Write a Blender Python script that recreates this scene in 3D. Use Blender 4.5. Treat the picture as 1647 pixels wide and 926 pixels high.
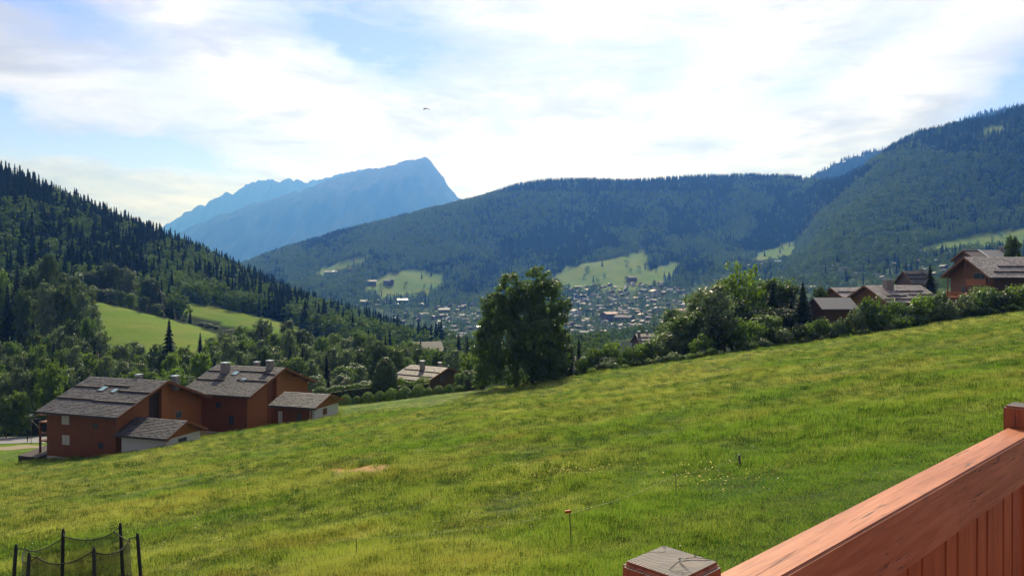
import bpy, bmesh, math, random
import numpy as np
from mathutils import Vector, Matrix
R = math.radians
S = bpy.context.scene
for o in list(bpy.data.objects): bpy.data.objects.remove(o)
C = S.collection
F = 1250.0; H0 = 435.0; CX = 823.5            # focal length, horizon row and centre column used to survey the place
SUN_AZ = R(1.5); SUN_EL = R(40)               # azimuth to the right of +Y

# ------------------------------------------------------------------ camera
cd = bpy.data.cameras.new('camera'); cam = bpy.data.objects.new('camera', cd); C.objects.link(cam)
cam.rotation_euler = (R(90), 0, 0); cd.sensor_width = 36; cd.lens = 36 * F / 1647
cd.shift_y = (H0 - 463) / 1647; cd.clip_start = 0.05; cd.clip_end = 60000
S.camera = cam
# ------------------------------------------------------------------ view
S.view_settings.view_transform = 'Standard'; S.view_settings.look = 'None'
S.view_settings.exposure = 0.12; S.view_settings.gamma = 1
S.render.resolution_x = 1024; S.render.resolution_y = 575
# ------------------------------------------------------------------ sun
sd = bpy.data.lights.new('sun', 'SUN'); sun = bpy.data.objects.new('sun', sd); C.objects.link(sun)
sd.energy = 5.0; sd.angle = R(0.5); sd.color = (1.0, 0.93, 0.80)
sdir = Vector((math.sin(SUN_AZ) * math.cos(SUN_EL), math.cos(SUN_AZ) * math.cos(SUN_EL), math.sin(SUN_EL)))
sun.rotation_euler = sdir.to_track_quat('Z', 'Y').to_euler()

# ------------------------------------------------------------------ node helper
class NT:
    def __init__(s, nt): s.t = nt; nt.nodes.clear()
    def n(s, typ, **kw):
        nd = s.t.nodes.new(typ)
        for k, v in kw.items():
            if k[0] == '_': setattr(nd, k[1:], v)
        for k, v in kw.items():
            if k[0] == '_': continue
            key = k.replace('__', ' ')
            if key[0] == 'i' and key[1:].isdigit(): sock = nd.inputs[int(key[1:])]
            else: sock = nd.inputs[key]
            s.set(sock, v)
        return nd
    def set(s, sock, v):
        if isinstance(v, bpy.types.NodeSocket): s.t.links.new(v, sock)
        elif isinstance(v, bpy.types.Node): s.t.links.new(v.outputs[0], sock)
        else:
            if sock.type == 'RGBA' and len(v) == 3: v = (*v, 1)
            sock.default_value = v
    def m(s, op, a, b=0.0, c=None, clamp=False):
        nd = s.t.nodes.new('ShaderNodeMath'); nd.operation = op; nd.use_clamp = clamp
        s.set(nd.inputs[0], a); s.set(nd.inputs[1], b)
        if c is not None: s.set(nd.inputs[2], c)
        return nd.outputs[0]
    def mix(s, f, a, b, blend='MIX'):
        nd = s.t.nodes.new('ShaderNodeMix'); nd.data_type = 'RGBA'; nd.blend_type = blend
        s.set(nd.inputs[0], f); s.set(nd.inputs[6], a); s.set(nd.inputs[7], b)
        return nd.outputs[2]
    def noise(s, vec, scale, detail=3, rough=.55, dist=0.0, dim='3D'):
        nd = s.n('ShaderNodeTexNoise', _noise_dimensions=dim, Scale=scale, Detail=detail, Roughness=rough, Distortion=dist)
        if vec is not None: s.set(nd.inputs['Vector'], vec)
        return nd.outputs[0]
    def ramp(s, fac, lo, hi, a=0.0, b=1.0, smooth=True):
        nd = s.n('ShaderNodeMapRange', _interpolation_type='SMOOTHSTEP' if smooth else 'LINEAR')
        s.set(nd.inputs[0], fac); nd.inputs[1].default_value = lo; nd.inputs[2].default_value = hi
        nd.inputs[3].default_value = a; nd.inputs[4].default_value = b
        return nd.outputs[0]
    def mapping(s, vec, scale=(1, 1, 1), loc=(0, 0, 0), rot=(0, 0, 0)):
        return s.n('ShaderNodeMapping', Vector=vec, Scale=scale, Location=loc, Rotation=rot).outputs[0]

# ------------------------------------------------------------------ sky
W = bpy.data.worlds.new('World'); S.world = W; W.use_nodes = True
w = NT(W.node_tree)
sky = w.n('ShaderNodeTexSky'); sky.sky_type = 'NISHITA'; sky.sun_disc = False
sky.sun_elevation = SUN_EL; sky.sun_rotation = SUN_AZ; sky.altitude = 1000; sky.dust_density = 0.6
gen = w.n('ShaderNodeTexCoord').outputs['Generated']
nrm = w.n('ShaderNodeVectorMath', _operation='NORMALIZE', i0=gen).outputs[0]
sep = w.n('ShaderNodeSeparateXYZ', i0=nrm)
warp = w.noise(w.mapping(nrm, (1, 1, 2.2)), 3.2, 5, .6)
warp2 = w.noise(w.mapping(nrm, (1, 1, 2.2), (3, 7, 1)), 3.2, 5, .6)
az = w.m('MULTIPLY', w.m('ARCTAN2', sep.outputs[0], sep.outputs[1]), 57.2958)
el = w.m('MULTIPLY', w.m('ARCSINE', sep.outputs[2]), 57.2958)
az = w.m('ADD', az, w.m('MULTIPLY', w.m('SUBTRACT', warp, .5), 16.0))
el = w.m('ADD', el, w.m('MULTIPLY', w.m('SUBTRACT', warp2, .5), 9.0))
def blob(a0, e0, sa, se, tilt, amp):
    ca, sa_ = math.cos(R(tilt)), math.sin(R(tilt))
    da = w.m('SUBTRACT', az, a0); de = w.m('SUBTRACT', el, e0)
    p = w.m('DIVIDE', w.m('ADD', w.m('MULTIPLY', da, ca), w.m('MULTIPLY', de, sa_)), sa)
    q = w.m('DIVIDE', w.m('SUBTRACT', w.m('MULTIPLY', de, ca), w.m('MULTIPLY', da, sa_)), se)
    r2 = w.m('ADD', w.m('MULTIPLY', p, p), w.m('MULTIPLY', q, q))
    return w.m('MULTIPLY', w.m('EXPONENT', w.m('MULTIPLY', r2, -1.0)), amp)
def pa(px): return math.degrees(math.atan((px - CX) / F))
def pe(px, py): return math.degrees(math.atan((H0 - py) / math.hypot(F, px - CX)))
blobs = [(200, 110, 8, 2.2, -25, .28), (420, 210, 5, 1.4, 8, .22), (1050, 130, 4, 3.0, 60, .35), (1380, 60, 10, 2.0, 22, .30), (560, 235, 7, .8, 12, .18), (600, 45, 9.5, 2.5, -5, 1.0), (30, 188, 7, 1.5, -8, 1.1), (235, 242, 7, 1.2, -12, .95), (60, 10, 6, 1.5, -18, .55),
         (850, 200, 2.4, 1.8, 0, .5), (1620, 165, 6, 1.7, 24, .85), (1640, 100, 4, 3, 20, .3), (960, 70, 9, 2.2, 5, .30), (1230, 160, 9, 1.6, 30, .22)]
b = None
for px, py, sa, se, t, amp in blobs:
    x = blob(pa(px), pe(px, py), sa, se, t, amp)
    b = x if b is None else w.m('ADD', b, x)
streak = w.noise(w.mapping(nrm, (1.0, 1.0, 5.0)), 2.6, 7, .6, .6)
fine = w.noise(w.mapping(nrm, (1.0, 1.0, 3.0), (5, 2, 1)), 9.0, 6, .62, .3)
out = w.m('MULTIPLY', w.ramp(streak, .50, .72), w.ramp(w.m('ABSOLUTE', az), 34, 60, .15, .8))
b = w.m('ADD', b, out)
b = w.m('MULTIPLY', b, w.ramp(fine, .28, .66, .55, 1.5), clamp=True)
sund = w.n('ShaderNodeVectorMath', _operation='DOT_PRODUCT', i0=nrm, i1=tuple(sdir)).outputs['Value']
glow = w.m('POWER', w.m('MAXIMUM', sund, 0.0), 3.0)
lum = w.m('ADD', w.m('MULTIPLY', glow, 1.32), .27)
lum = w.m('MULTIPLY', lum, w.ramp(w.m('ADD', w.m('MULTIPLY', streak, .6), w.m('MULTIPLY', fine, .4)), .37, .63, .62, 1.18))
cloud = w.n('ShaderNodeVectorMath', _operation='SCALE', i0=(0.985, 0.955, 1.09)); w.set(cloud.inputs['Scale'], w.m('MULTIPLY', lum, 10.0))
blue = w.n('ShaderNodeVectorMath', _operation='SCALE', i0=w.mix(1.0, sky.outputs[0], (.74, .70, 1.25, 1), 'MULTIPLY')); blue.inputs['Scale'].default_value = 1.35
col = w.mix(b, cloud.outputs[0], blue.outputs[0])
bg = w.n('ShaderNodeBackground', Color=col, Strength=0.10)
wo = w.n('ShaderNodeOutputWorld', Surface=bg)

# ------------------------------------------------------------------ tagging and mesh helpers
def link(o, parent=None):
    C.objects.link(o)
    if parent is not None: o.parent = parent
    return o
def tag(o, label=None, cat=None, group=None, kind=None):
    if label: o['label'] = label
    if cat: o['category'] = cat
    if group: o['group'] = group
    if kind: o['kind'] = kind
    return o
def empty(name, loc, rz=0.0, parent=None):
    o = bpy.data.objects.new(name, None); o.empty_display_size = .3
    o.location = loc; o.rotation_euler = (0, 0, rz); return link(o, parent)
def mesh_arr(name, V, Fc, mats=(), smooth=False, attrs=None, midx=None):
    V = np.asarray(V, np.float32).reshape(-1, 3); Fc = np.asarray(Fc, np.int32)
    k = Fc.shape[1]; me = bpy.data.meshes.new(name)
    me.vertices.add(len(V)); me.vertices.foreach_set('co', V.ravel())
    me.loops.add(Fc.size); me.loops.foreach_set('vertex_index', Fc.ravel())
    me.polygons.add(len(Fc)); me.polygons.foreach_set('loop_start', np.arange(0, Fc.size, k, dtype=np.int32))
    if midx is not None: me.polygons.foreach_set('material_index', np.asarray(midx, np.int32))
    me.update(calc_edges=True)
    me.polygons.foreach_set('use_smooth', np.full(len(Fc), smooth))
    for m_ in mats: me.materials.append(m_)
    for an, (dom, arr) in (attrs or {}).items():
        a = me.attributes.new(an, 'FLOAT', dom); a.data.foreach_set('value', np.asarray(arr, np.float32))
    me.update(); return me
def obj(name, me, parent=None, loc=None, rot=None):
    o = bpy.data.objects.new(name, me)
    if loc is not None: o.location = loc
    if rot is not None: o.rotation_euler = rot
    return link(o, parent)
class MB:
    """collects boxes, prisms and tubes into one mesh"""
    def __init__(s): s.V = []; s.F = []
    def add(s, vs, fs):
        b_ = len(s.V); s.V += [tuple(v) for v in vs]; s.F += [tuple(i + b_ for i in f) for f in fs]; return s
    def box(s, a, b_):
        x0, y0, z0 = a; x1, y1, z1 = b_
        return s.add([(x0, y0, z0), (x1, y0, z0), (x1, y1, z0), (x0, y1, z0), (x0, y0, z1), (x1, y0, z1), (x1, y1, z1), (x0, y1, z1)],
                     [(0, 3, 2, 1), (4, 5, 6, 7), (0, 1, 5, 4), (1, 2, 6, 5), (2, 3, 7, 6), (3, 0, 4, 7)])
    def prism(s, poly, axis, a, b_):
        """poly: list of (p,q); extruded along axis from a to b"""
        n = len(poly)
        def mk(p, q, t): return {'x': (t, p, q), 'y': (p, t, q), 'z': (p, q, t)}[axis]
        vs = [mk(p, q, a) for p, q in poly] + [mk(p, q, b_) for p, q in poly]
        fs = [tuple(range(n))[::-1], tuple(range(n, 2 * n))] + [(i, (i + 1) % n, n + (i + 1) % n, n + i) for i in range(n)]
        return s.add(vs, fs)
    def tube(s, pts, rad, n=6):
        pts = [Vector(p) for p in pts]
        if not isinstance(rad, (list, tuple)): rad = [rad] * len(pts)
        vs = []
        for i, p in enumerate(pts):
            d = (pts[min(i + 1, len(pts) - 1)] - pts[max(i - 1, 0)]).normalized()
            u = d.orthogonal().normalized() if abs(d.z) < .95 else Vector((1, 0, 0)); u = (u - d * u.dot(d)).normalized(); v = d.cross(u)
            for k in range(n):
                a_ = 2 * math.pi * k / n; vs.append(p + (u * math.cos(a_) + v * math.sin(a_)) * rad[i])
        fs = []
        for i in range(len(pts) - 1):
            for k in range(n):
                fs.append((i * n + k, i * n + (k + 1) % n, (i + 1) * n + (k + 1) % n, (i + 1) * n + k))
        fs.append(tuple(range(n))[::-1]); fs.append(tuple(range((len(pts) - 1) * n, len(pts) * n)))
        return s.add(vs, fs)
    def mesh(s, name, mat, bevel=0.0, smooth=False, seg=1):
        bm = bmesh.new(); vs = [bm.verts.new(v) for v in s.V]
        for f in s.F:
            try: bm.faces.new([vs[i] for i in f])
            except ValueError: pass
        bmesh.ops.recalc_face_normals(bm, faces=bm.faces)
        if bevel: bmesh.ops.bevel(bm, geom=list(bm.edges), offset=bevel, segments=seg, affect='EDGES', clamp_overlap=True)
        me = bpy.data.meshes.new(name); bm.to_mesh(me); bm.free(); me.materials.append(mat)
        if smooth:
            for p in me.polygons: p.use_smooth = True
        return me
    def build(s, name, mat, parent=None, **kw): return obj(name, s.mesh(name, mat, **kw), parent)

# ------------------------------------------------------------------ numpy noise
def vnoise(x, y, seed=0):
    xi = np.floor(x).astype(np.int64); yi = np.floor(y).astype(np.int64); fx = x - xi; fy = y - yi
    fx = fx * fx * (3 - 2 * fx); fy = fy * fy * (3 - 2 * fy)
    def h(a, c):
        n = (a * 374761393 + c * 668265263 + seed * 974634777) & 0xffffffff
        n = ((n ^ (n >> 13)) * 1274126177) & 0xffffffff
        n = ((n ^ (n >> 15)) * 2246822519) & 0xffffffff
        return ((n ^ (n >> 16)) & 0xffffff) / float(0xffffff)
    return (h(xi, yi) * (1 - fx) + h(xi + 1, yi) * fx) * (1 - fy) + (h(xi, yi + 1) * (1 - fx) + h(xi + 1, yi + 1) * fx) * fy
def fbm(x, y, oct=4, seed=0):
    r = 0; a = .5; t = 0
    for i in range(oct): r = r + a * vnoise(x * 2 ** i, y * 2 ** i, seed + i * 17); t += a; a *= .5
    return r / t * 2 - 1
def inpoly(x, y, poly):
    x = np.asarray(x, float); y = np.asarray(y, float); ins = np.zeros(np.broadcast(x, y).shape, bool); n = len(poly)
    for i in range(n):
        x1, y1 = poly[i]; x2, y2 = poly[(i + 1) % n]
        if y1 == y2: continue
        ins ^= ((y1 > y) != (y2 > y)) & (x < (x2 - x1) * (y - y1) / (y2 - y1) + x1)
    return ins

# ------------------------------------------------------------------ the lie of the land, surveyed as rails: (px, py, D) per rail
PX = np.arange(-1200, 2904, 8.0)
def rail(pts):
    pts = np.array(pts, float)
    return np.interp(PX, pts[:, 0], pts[:, 1]), np.interp(PX, pts[:, 0], pts[:, 2])
rails = []
for D in (1.5, 3, 6, 12, 25, 50, 90):
    py = H0 + F * 5.7 / D + 140 - .148 * (PX - CX)
    f0 = np.clip((150 - PX) / 200, 0, 1) * np.clip((D - 25) / 65, 0, 1) * 9
    rails.append((py - f0, np.full_like(PX, float(D))))
rails.append(rail([(-400, 758, 130), (0, 739, 128), (160, 733, 115), (340, 705, 115), (545, 674, 120), (680, 651, 125), (850, 632, 120), (950, 617, 120), (1100, 590, 120), (1300, 562, 120), (1500, 532, 120), (1647, 511, 122), (2050, 450, 122)]))
rails.append(rail([(-400, 722, 215), (0, 698, 215), (100, 700, 205), (160, 706, 190), (340, 685, 185), (545, 651, 172), (680, 638, 169), (850, 619, 152), (950, 604, 150), (1100, 580, 155), (1300, 540, 200), (1500, 510, 205), (1647, 488, 205), (2050, 429, 205)]))
rails.append(rail([(-400, 690, 260), (0, 670, 260), (160, 660, 255), (340, 650, 255), (545, 642, 255), (680, 636, 250), (850, 650, 240), (950, 630, 240), (1100, 590, 240), (1300, 535, 260), (1500, 500, 260), (1647, 478, 260), (2050, 430, 260)]))
rails.append(rail([(-400, 560, 340), (0, 570, 340), (160, 562, 330), (340, 562, 330), (480, 570, 340), (600, 592, 345), (680, 602, 345), (850, 612, 345), (950, 596, 345), (1100, 570, 345), (1300, 528, 345), (1500, 490, 345), (1647, 470, 345), (2050, 430, 345)]))
rails.append(rail([(-400, 500, 430), (0, 512, 430), (150, 487, 430), (240, 505, 430), (345, 532, 430), (480, 545, 430), (600, 568, 430), (680, 582, 430), (850, 588, 430), (950, 574, 430), (1100, 555, 430), (1300, 516, 430), (1500, 478, 430), (1647, 462, 430), (2050, 430, 430)]))
rails.append(rail([(-400, 480, 480), (0, 478, 480), (150, 476, 480), (240, 503, 480), (345, 530, 480), (480, 545, 480), (600, 562, 480), (680, 575, 480), (850, 582, 480), (950, 568, 480), (1100, 548, 480), (1300, 512, 480), (1500, 474, 480), (1647, 459, 480), (2050, 430, 480)]))
rails.append(rail([(-400, 380, 560), (0, 420, 560), (150, 452, 560), (280, 484, 560), (400, 506, 560), (480, 529, 560), (600, 550, 560), (680, 566, 560), (850, 574, 560), (950, 560, 560), (1100, 540, 560), (1300, 505, 560), (1500, 470, 560), (1647, 456, 560), (2050, 430, 560)]))
rails.append(rail([(-400, 160, 740), (0, 292, 750), (100, 330, 790), (200, 371, 840), (270, 396, 890), (340, 424, 940), (420, 463, 1000), (500, 492, 1040), (600, 528, 1090), (670, 552, 1120), (700, 556, 1130), (850, 550, 1150), (950, 540, 1150), (1100, 522, 1150), (1300, 485, 1100), (1500, 458, 1050), (1647, 446, 1050), (2050, 420, 1050)]))
rails.append(rail([(-400, 480, 1350), (0, 540, 1400), (340, 550, 1450), (600, 540, 1450), (680, 535, 1450), (760, 529, 1450), (850, 526, 1450), (950, 518, 1450), (1100, 500, 1450), (1200, 482, 1400), (1300, 462, 1350), (1500, 438, 1250), (1647, 428, 1200), (2050, 390, 1200)]))
rails.append(rail([(-400, 500, 2000), (0, 530, 2000), (340, 510, 2000), (480, 490, 2000), (600, 488, 2000), (680, 490, 2000), (760, 487, 2000), (850, 480, 2000), (950, 463, 2000), (1100, 455, 2000), (1200, 440, 1950), (1270, 428, 1800), (1350, 405, 1600), (1450, 405, 1500), (1500, 402, 1480), (1647, 398, 1450), (2050, 340, 1450)]))
rails.append(rail([(-400, 500, 2600), (340, 480, 2600), (480, 440, 2600), (560, 418, 2600), (600, 412, 2600), (680, 418, 2600), (760, 405, 2600), (850, 400, 2650), (950, 385, 2650), (1050, 375, 2650), (1100, 380, 2650), (1200, 392, 2600), (1275, 388, 2500), (1330, 345, 2150), (1400, 320, 1900), (1500, 330, 1800), (1600, 350, 1750), (1647, 345, 1750), (2050, 250, 1750)]))
rails.append(rail([(-400, 520, 3300), (300, 455, 3300), (400, 425, 3300), (450, 405, 3300), (500, 390, 3300), (600, 361, 3300), (680, 342, 3300), (740, 328, 3300), (780, 318, 3300), (830, 301, 3300), (870, 294, 3300), (930, 291, 3300), (1010, 294, 3300), (1060, 291, 3300), (1100, 289, 3300), (1200, 284, 3300), (1260, 286, 3250), (1300, 293, 3150), (1340, 295, 2950), (1385, 280, 2700), (1430, 247, 2500), (1470, 228, 2400), (1500, 219, 2350), (1560, 201, 2250), (1600, 192, 2200), (1647, 180, 2200), (2050, 110, 2200)]))
rails.append(rail([(-400, 520, 3900), (1200, 480, 3900), (1647, 420, 3300), (2050, 380, 3300)]))
rails.append(rail([(-400, 480, 6000), (2050, 470, 6000)]))
rails.append(rail([(-400, 448, 12000), (2050, 448, 12000)]))
LD0, LD1, NL = math.log(1.5), math.log(12000), 420
LD = np.linspace(LD0, LD1, NL)
def pchip(xk, yk, x):
    h = np.diff(xk); d = np.diff(yk) / h; n = len(xk); m = np.zeros(n)
    for i in range(1, n - 1):
        if d[i - 1] * d[i] > 0:
            w1 = 2 * h[i] + h[i - 1]; w2 = h[i] + 2 * h[i - 1]; m[i] = (w1 + w2) / (w1 / d[i - 1] + w2 / d[i])
    m[0] = d[0]; m[-1] = d[-1]
    i = np.clip(np.searchsorted(xk, x) - 1, 0, n - 2); t = (x - xk[i]) / h[i]; t2 = t * t; t3 = t2 * t
    return (2 * t3 - 3 * t2 + 1) * yk[i] + (t3 - 2 * t2 + t) * h[i] * m[i] + (-2 * t3 + 3 * t2) * yk[i + 1] + (t3 - t2) * h[i] * m[i + 1]
RP = np.array([r[0] for r in rails]); RD = np.log(np.array([r[1] for r in rails]))
PY = np.zeros((len(PX), NL))
for c in range(len(PX)): PY[c] = pchip(RD[:, c], RP[:, c], LD)
k_ = np.array([1, 2, 3, 2, 1.]); k_ /= k_.sum()
PYp = np.pad(PY, ((2, 2), (0, 0)), mode='edge'); PY = sum(k_[i] * PYp[i:i + len(PX)] for i in range(5))
GD = np.exp(LD)[None, :]; GX = GD * (PX[:, None] - CX) / F; GY = np.broadcast_to(GD, GX.shape)
GZ = GD * (H0 - PY) / F
far = np.clip((GD - 450) / 700, 0, 1)
GZ = GZ + far * np.minimum(GD, 3500) * .012 * (fbm(GX / 260, GY / 520, 4, 3) + .5 * fbm(GX / 90, GY / 150, 3, 9)) * np.clip((3400 - GD) / 800, .15, 1)
GZ = GZ + np.clip((GD - 15) / 60, 0, 1) * (1 - far) * .28 * fbm(GX / 16, GY / 16, 3, 5)
PYN = H0 - F * GZ / GD
RUN = np.minimum.accumulate(PYN, axis=1)
def tab(T, px, D):
    a = np.clip((np.asarray(px, float) - PX[0]) / 8.0, 0, len(PX) - 1.001); b_ = np.clip((np.log(D) - LD0) / (LD1 - LD0) * (NL - 1), 0, NL - 1.001)
    i = a.astype(int); j = b_.astype(int); fa = a - i; fb = b_ - j
    return (T[i, j] * (1 - fa) + T[i + 1, j] * fa) * (1 - fb) + (T[i, j + 1] * (1 - fa) + T[i + 1, j + 1] * fa) * fb
def gz(x, y): return float(tab(GZ, CX + F * x / y, y))
def gpx(px, D):
    """ground point in column px at distance D"""
    return Vector((D * (px - CX) / F, D, float(tab(GZ, px, D))))
def find_D(px, py, lo, hi):
    Ds = np.linspace(lo, hi, 400); p = tab(PYN, np.full(400, px), Ds); i = int(np.argmin(np.abs(p - py))); return float(Ds[i])
def P(px, py, D): return Vector((D * (px - CX) / F, D, D * (H0 - py) / F))

# ------------------------------------------------------------------ land cover
P_LEFT = [[(140, 482), (180, 490), (240, 505), (300, 520), (352, 537), (330, 566), (250, 575), (140, 565)],
          [(262, 478), (300, 485), (400, 505), (490, 528), (450, 548), (400, 532), (330, 514), (285, 503)],
          [(-50, 545), (60, 545), (90, 575), (-50, 575)]]
P_FAR = [[(498, 444), (515, 432), (545, 421), (580, 412), (598, 409), (580, 428), (545, 440), (515, 447)],
         [(583, 470), (595, 452), (625, 440), (665, 434), (712, 439), (718, 455), (697, 470), (650, 479), (610, 480)],
         [(885, 446), (930, 424), (985, 417), (1035, 401), (1042, 415), (1040, 436), (1060, 428), (1097, 424), (1080, 446), (1045, 463), (1000, 470), (960, 465), (925, 470), (905, 458)],
         [(1190, 427), (1215, 409), (1250, 396), (1280, 386), (1277, 405), (1270, 421), (1240, 427)],
         [(1470, 402), (1520, 387), (1560, 377), (1600, 371), (1800, 350), (1800, 398), (1640, 402), (1560, 405), (1500, 410)],
         [(1568, 213), (1590, 204), (1614, 203), (1614, 213), (1590, 216), (1572, 216)]]
P_TOWN = [[(560, 484), (640, 478), (780, 484), (880, 458), (960, 455), (1100, 448), (1180, 436), (1330, 438), (1330, 520), (1100, 545), (900, 552), (700, 575), (650, 560)],
          [(1300, 425), (1540, 420), (1660, 410), (1660, 470), (1300, 480)]]
def grassy(px, py, D):
    px = px + 7 * fbm(np.asarray(px) / 9., np.asarray(py) / 6., 3, 5); py = py + 3 * fbm(np.asarray(px) / 11., np.asarray(py) / 7., 3, 6)
    g = np.zeros(np.shape(px), bool)
    for p in P_LEFT: g |= inpoly(px, py, p) & (D > 290) & (D < 640)
    for p in P_FAR: g |= inpoly(px, py, p) & (D > 1250)
    return g
def towny(px, py, D):
    g = np.zeros(np.shape(px), bool)
    for p in P_TOWN: g |= inpoly(px, py, p) & (D > 480)
    return g
# ------------------------------------------------------------------ materials
MATS = {}
def mat(name):
    m_ = bpy.data.materials.new(name); m_.use_nodes = True; MATS[name] = m_
    return m_, NT(m_.node_tree)
def finish(t, bsdf): t.n('ShaderNodeOutputMaterial', Surface=bsdf)
def simple(name, col, rough=.7, metal=0.0, var=.25, scale=3.0, bump=0.0, coat=0.0):
    m_, t = mat(name); tc = t.n('ShaderNodeTexCoord').outputs['Object']
    nz = t.noise(tc, scale, 4); c1 = tuple(x * (1 - var) for x in col); c2 = tuple(min(1, x * (1 + var)) for x in col)
    bs = t.n('ShaderNodeBsdfPrincipled', Base__Color=t.mix(nz, c1, c2), Roughness=rough, Metallic=metal)
    if bump: t.set(bs.inputs['Normal'], t.n('ShaderNodeBump', Strength=bump, Height=nz, Distance=.05).outputs[0])
    finish(t, bs); return m_
def leafmat(name, col, trans=.35, hue=.25, spec=.45, rough=.5, yellow=(.16, .20, .03)):
    m_, t = mat(name)
    tint = t.n('ShaderNodeAttribute', _attribute_name='tint').outputs['Fac']
    rnd = t.n('ShaderNodeObjectInfo').outputs['Random']
    c = t.mix(tint, tuple(x * .62 for x in col), tuple(x * 1.45 for x in col))
    c = t.mix(t.m('MULTIPLY', rnd, hue), c, yellow)
    v = t.n('ShaderNodeHueSaturation', Color=c, Value=t.m('ADD', t.m('MULTIPLY', t.m('FRACT', t.m('MULTIPLY', rnd, 7.3)), .5), .75)).outputs[0]
    bs = t.n('ShaderNodeBsdfPrincipled', Base__Color=v, Roughness=rough); bs.inputs['Specular IOR Level'].default_value = spec
    tr = t.n('ShaderNodeBsdfTranslucent', Color=t.mix(1.0, v, (1.5, 1.7, .6, 1), 'MULTIPLY'))
    finish(t, t.n('ShaderNodeMixShader', i0=trans, i1=bs.outputs[0], i2=tr.outputs[0])); return m_
leafmat('leaf_dark', (.044, .074, .020), .30, .2); leafmat('herb_leaf', (.05, .105, .018), .35, .2, .12, .7); leafmat('leaf_big', (.072, .118, .032), .45, .2, .5, .45); leafmat('leaf_mid', (.080, .132, .032), .38, .3)
leafmat('leaf_silver', (.125, .165, .085), .30, .15, .6, .45); leafmat('leaf_light', (.10, .16, .028), .48, .4)  # leaf_silver: silvery backlit glint put into a paler leaf colour
leafmat('needle', (.015, .029, .013), .10, .1, .15, .7, (.05, .08, .02)); leafmat('needle_far', (.010, .022, .011), .08, .12, .05, .9, (.05, .08, .02))
leafmat('leaf_far', (.062, .108, .028), .30, .35, .15, .7)
simple('bark', (.10, .075, .05), .9, 0, .4, 6, .5)

# meadow ground
m_, t = mat('meadow_ground'); tc = t.n('ShaderNodeTexCoord').outputs['Object']
lawn = t.n('ShaderNodeAttribute', _attribute_name='lawn').outputs['Fac']; dry = t.n('ShaderNodeAttribute', _attribute_name='dry').outputs['Fac']
n1 = t.noise(tc, .11, 5, .6); n2 = t.noise(tc, 1.3, 5, .65); n3 = t.noise(t.mapping(tc, (1, 2.5, 1)), .035, 3)
c = t.mix(t.ramp(n1, .35, .65), (.085, .135, .022), (.15, .18, .04))
c = t.mix(t.ramp(n3, .4, .7), c, (.165, .165, .045))
c = t.mix(t.m('MULTIPLY', t.ramp(n2, .3, .7), .5), c, (.045, .070, .012))
c = t.mix(t.m('MINIMUM', dry, 1.0), c, (.36, .23, .11)); c = t.mix(lawn, c, t.mix(t.ramp(n2, .3, .7), (.075, .135, .014), (.125, .19, .026)))
bp = t.n('ShaderNodeBump', Strength=.9, Height=n2, Distance=.25)
bs = t.n('ShaderNodeBsdfPrincipled', Base__Color=c, Roughness=1.0, Normal=bp.outputs[0]); bs.inputs['Specular IOR Level'].default_value = .03; finish(t, bs)
# grass blades
m_, t = mat('grass_blade'); geo = t.n('ShaderNodeNewGeometry').outputs['Position']; rnd = t.n('ShaderNodeObjectInfo').outputs['Random']
n1 = t.noise(geo, .11, 5, .6); n3 = t.noise(t.mapping(geo, (1, 2.5, 1)), .035, 3)
hgt = t.n('ShaderNodeAttribute', _attribute_name='tint').outputs['Fac']
c = t.mix(t.ramp(n1, .35, .65), (.100, .205, .024), (.215, .285, .060))
c = t.mix(t.ramp(n3, .42, .62), c, (.34, .34, .14)); n4 = t.noise(t.mapping(geo, (1, 1.6, 1)), .45, 4, .65); c = t.mix(t.m('MULTIPLY', t.ramp(n4, .50, .66), .9), c, (.48, .47, .27)); c = t.mix(t.m('MULTIPLY', t.ramp(n4, .46, .30), .6), c, (.045, .110, .014))
c = t.mix(t.m('MULTIPLY', t.ramp(rnd, .6, 1.0), .55), c, (.38, .35, .18))
n6 = t.noise(t.mapping(geo, (1, 2.0, 1), (40, 0, 0)), .16, 5, .6); c = t.mix(t.m('MULTIPLY', t.ramp(n6, .50, .64), .6), c, (.27, .20, .085)); n7 = t.noise(t.mapping(geo, (1, 1.5, 1), (0, 70, 0)), .07, 3, .5); c = t.mix(t.m('MULTIPLY', t.ramp(n7, .52, .62), .7), c, (.105, .245, .018))
sepg = t.n('ShaderNodeSeparateXYZ', i0=geo); nearr = t.m('MULTIPLY', t.ramp(t.m('ADD', sepg.outputs[1], t.m('MULTIPLY', t.m('SUBTRACT', n1, .5), 40)), 50, 24), t.ramp(sepg.outputs[0], -2, 10))
c = t.mix(t.m('MULTIPLY', nearr, .75), c, (.060, .205, .014))
c = t.mix(t.ramp(hgt, .75, 1.0), c, t.mix(.55, c, (.42, .38, .17)))
bs = t.n('ShaderNodeBsdfPrincipled', Base__Color=c, Roughness=.5); bs.inputs['Specular IOR Level'].default_value = .35
tr = t.n('ShaderNodeBsdfTranslucent', Color=t.mix(1.0, c, (1.35, 1.5, .5, 1), 'MULTIPLY'))
finish(t, t.n('ShaderNodeMixShader', i0=.5, i1=bs.outputs[0], i2=tr.outputs[0]))
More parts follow.
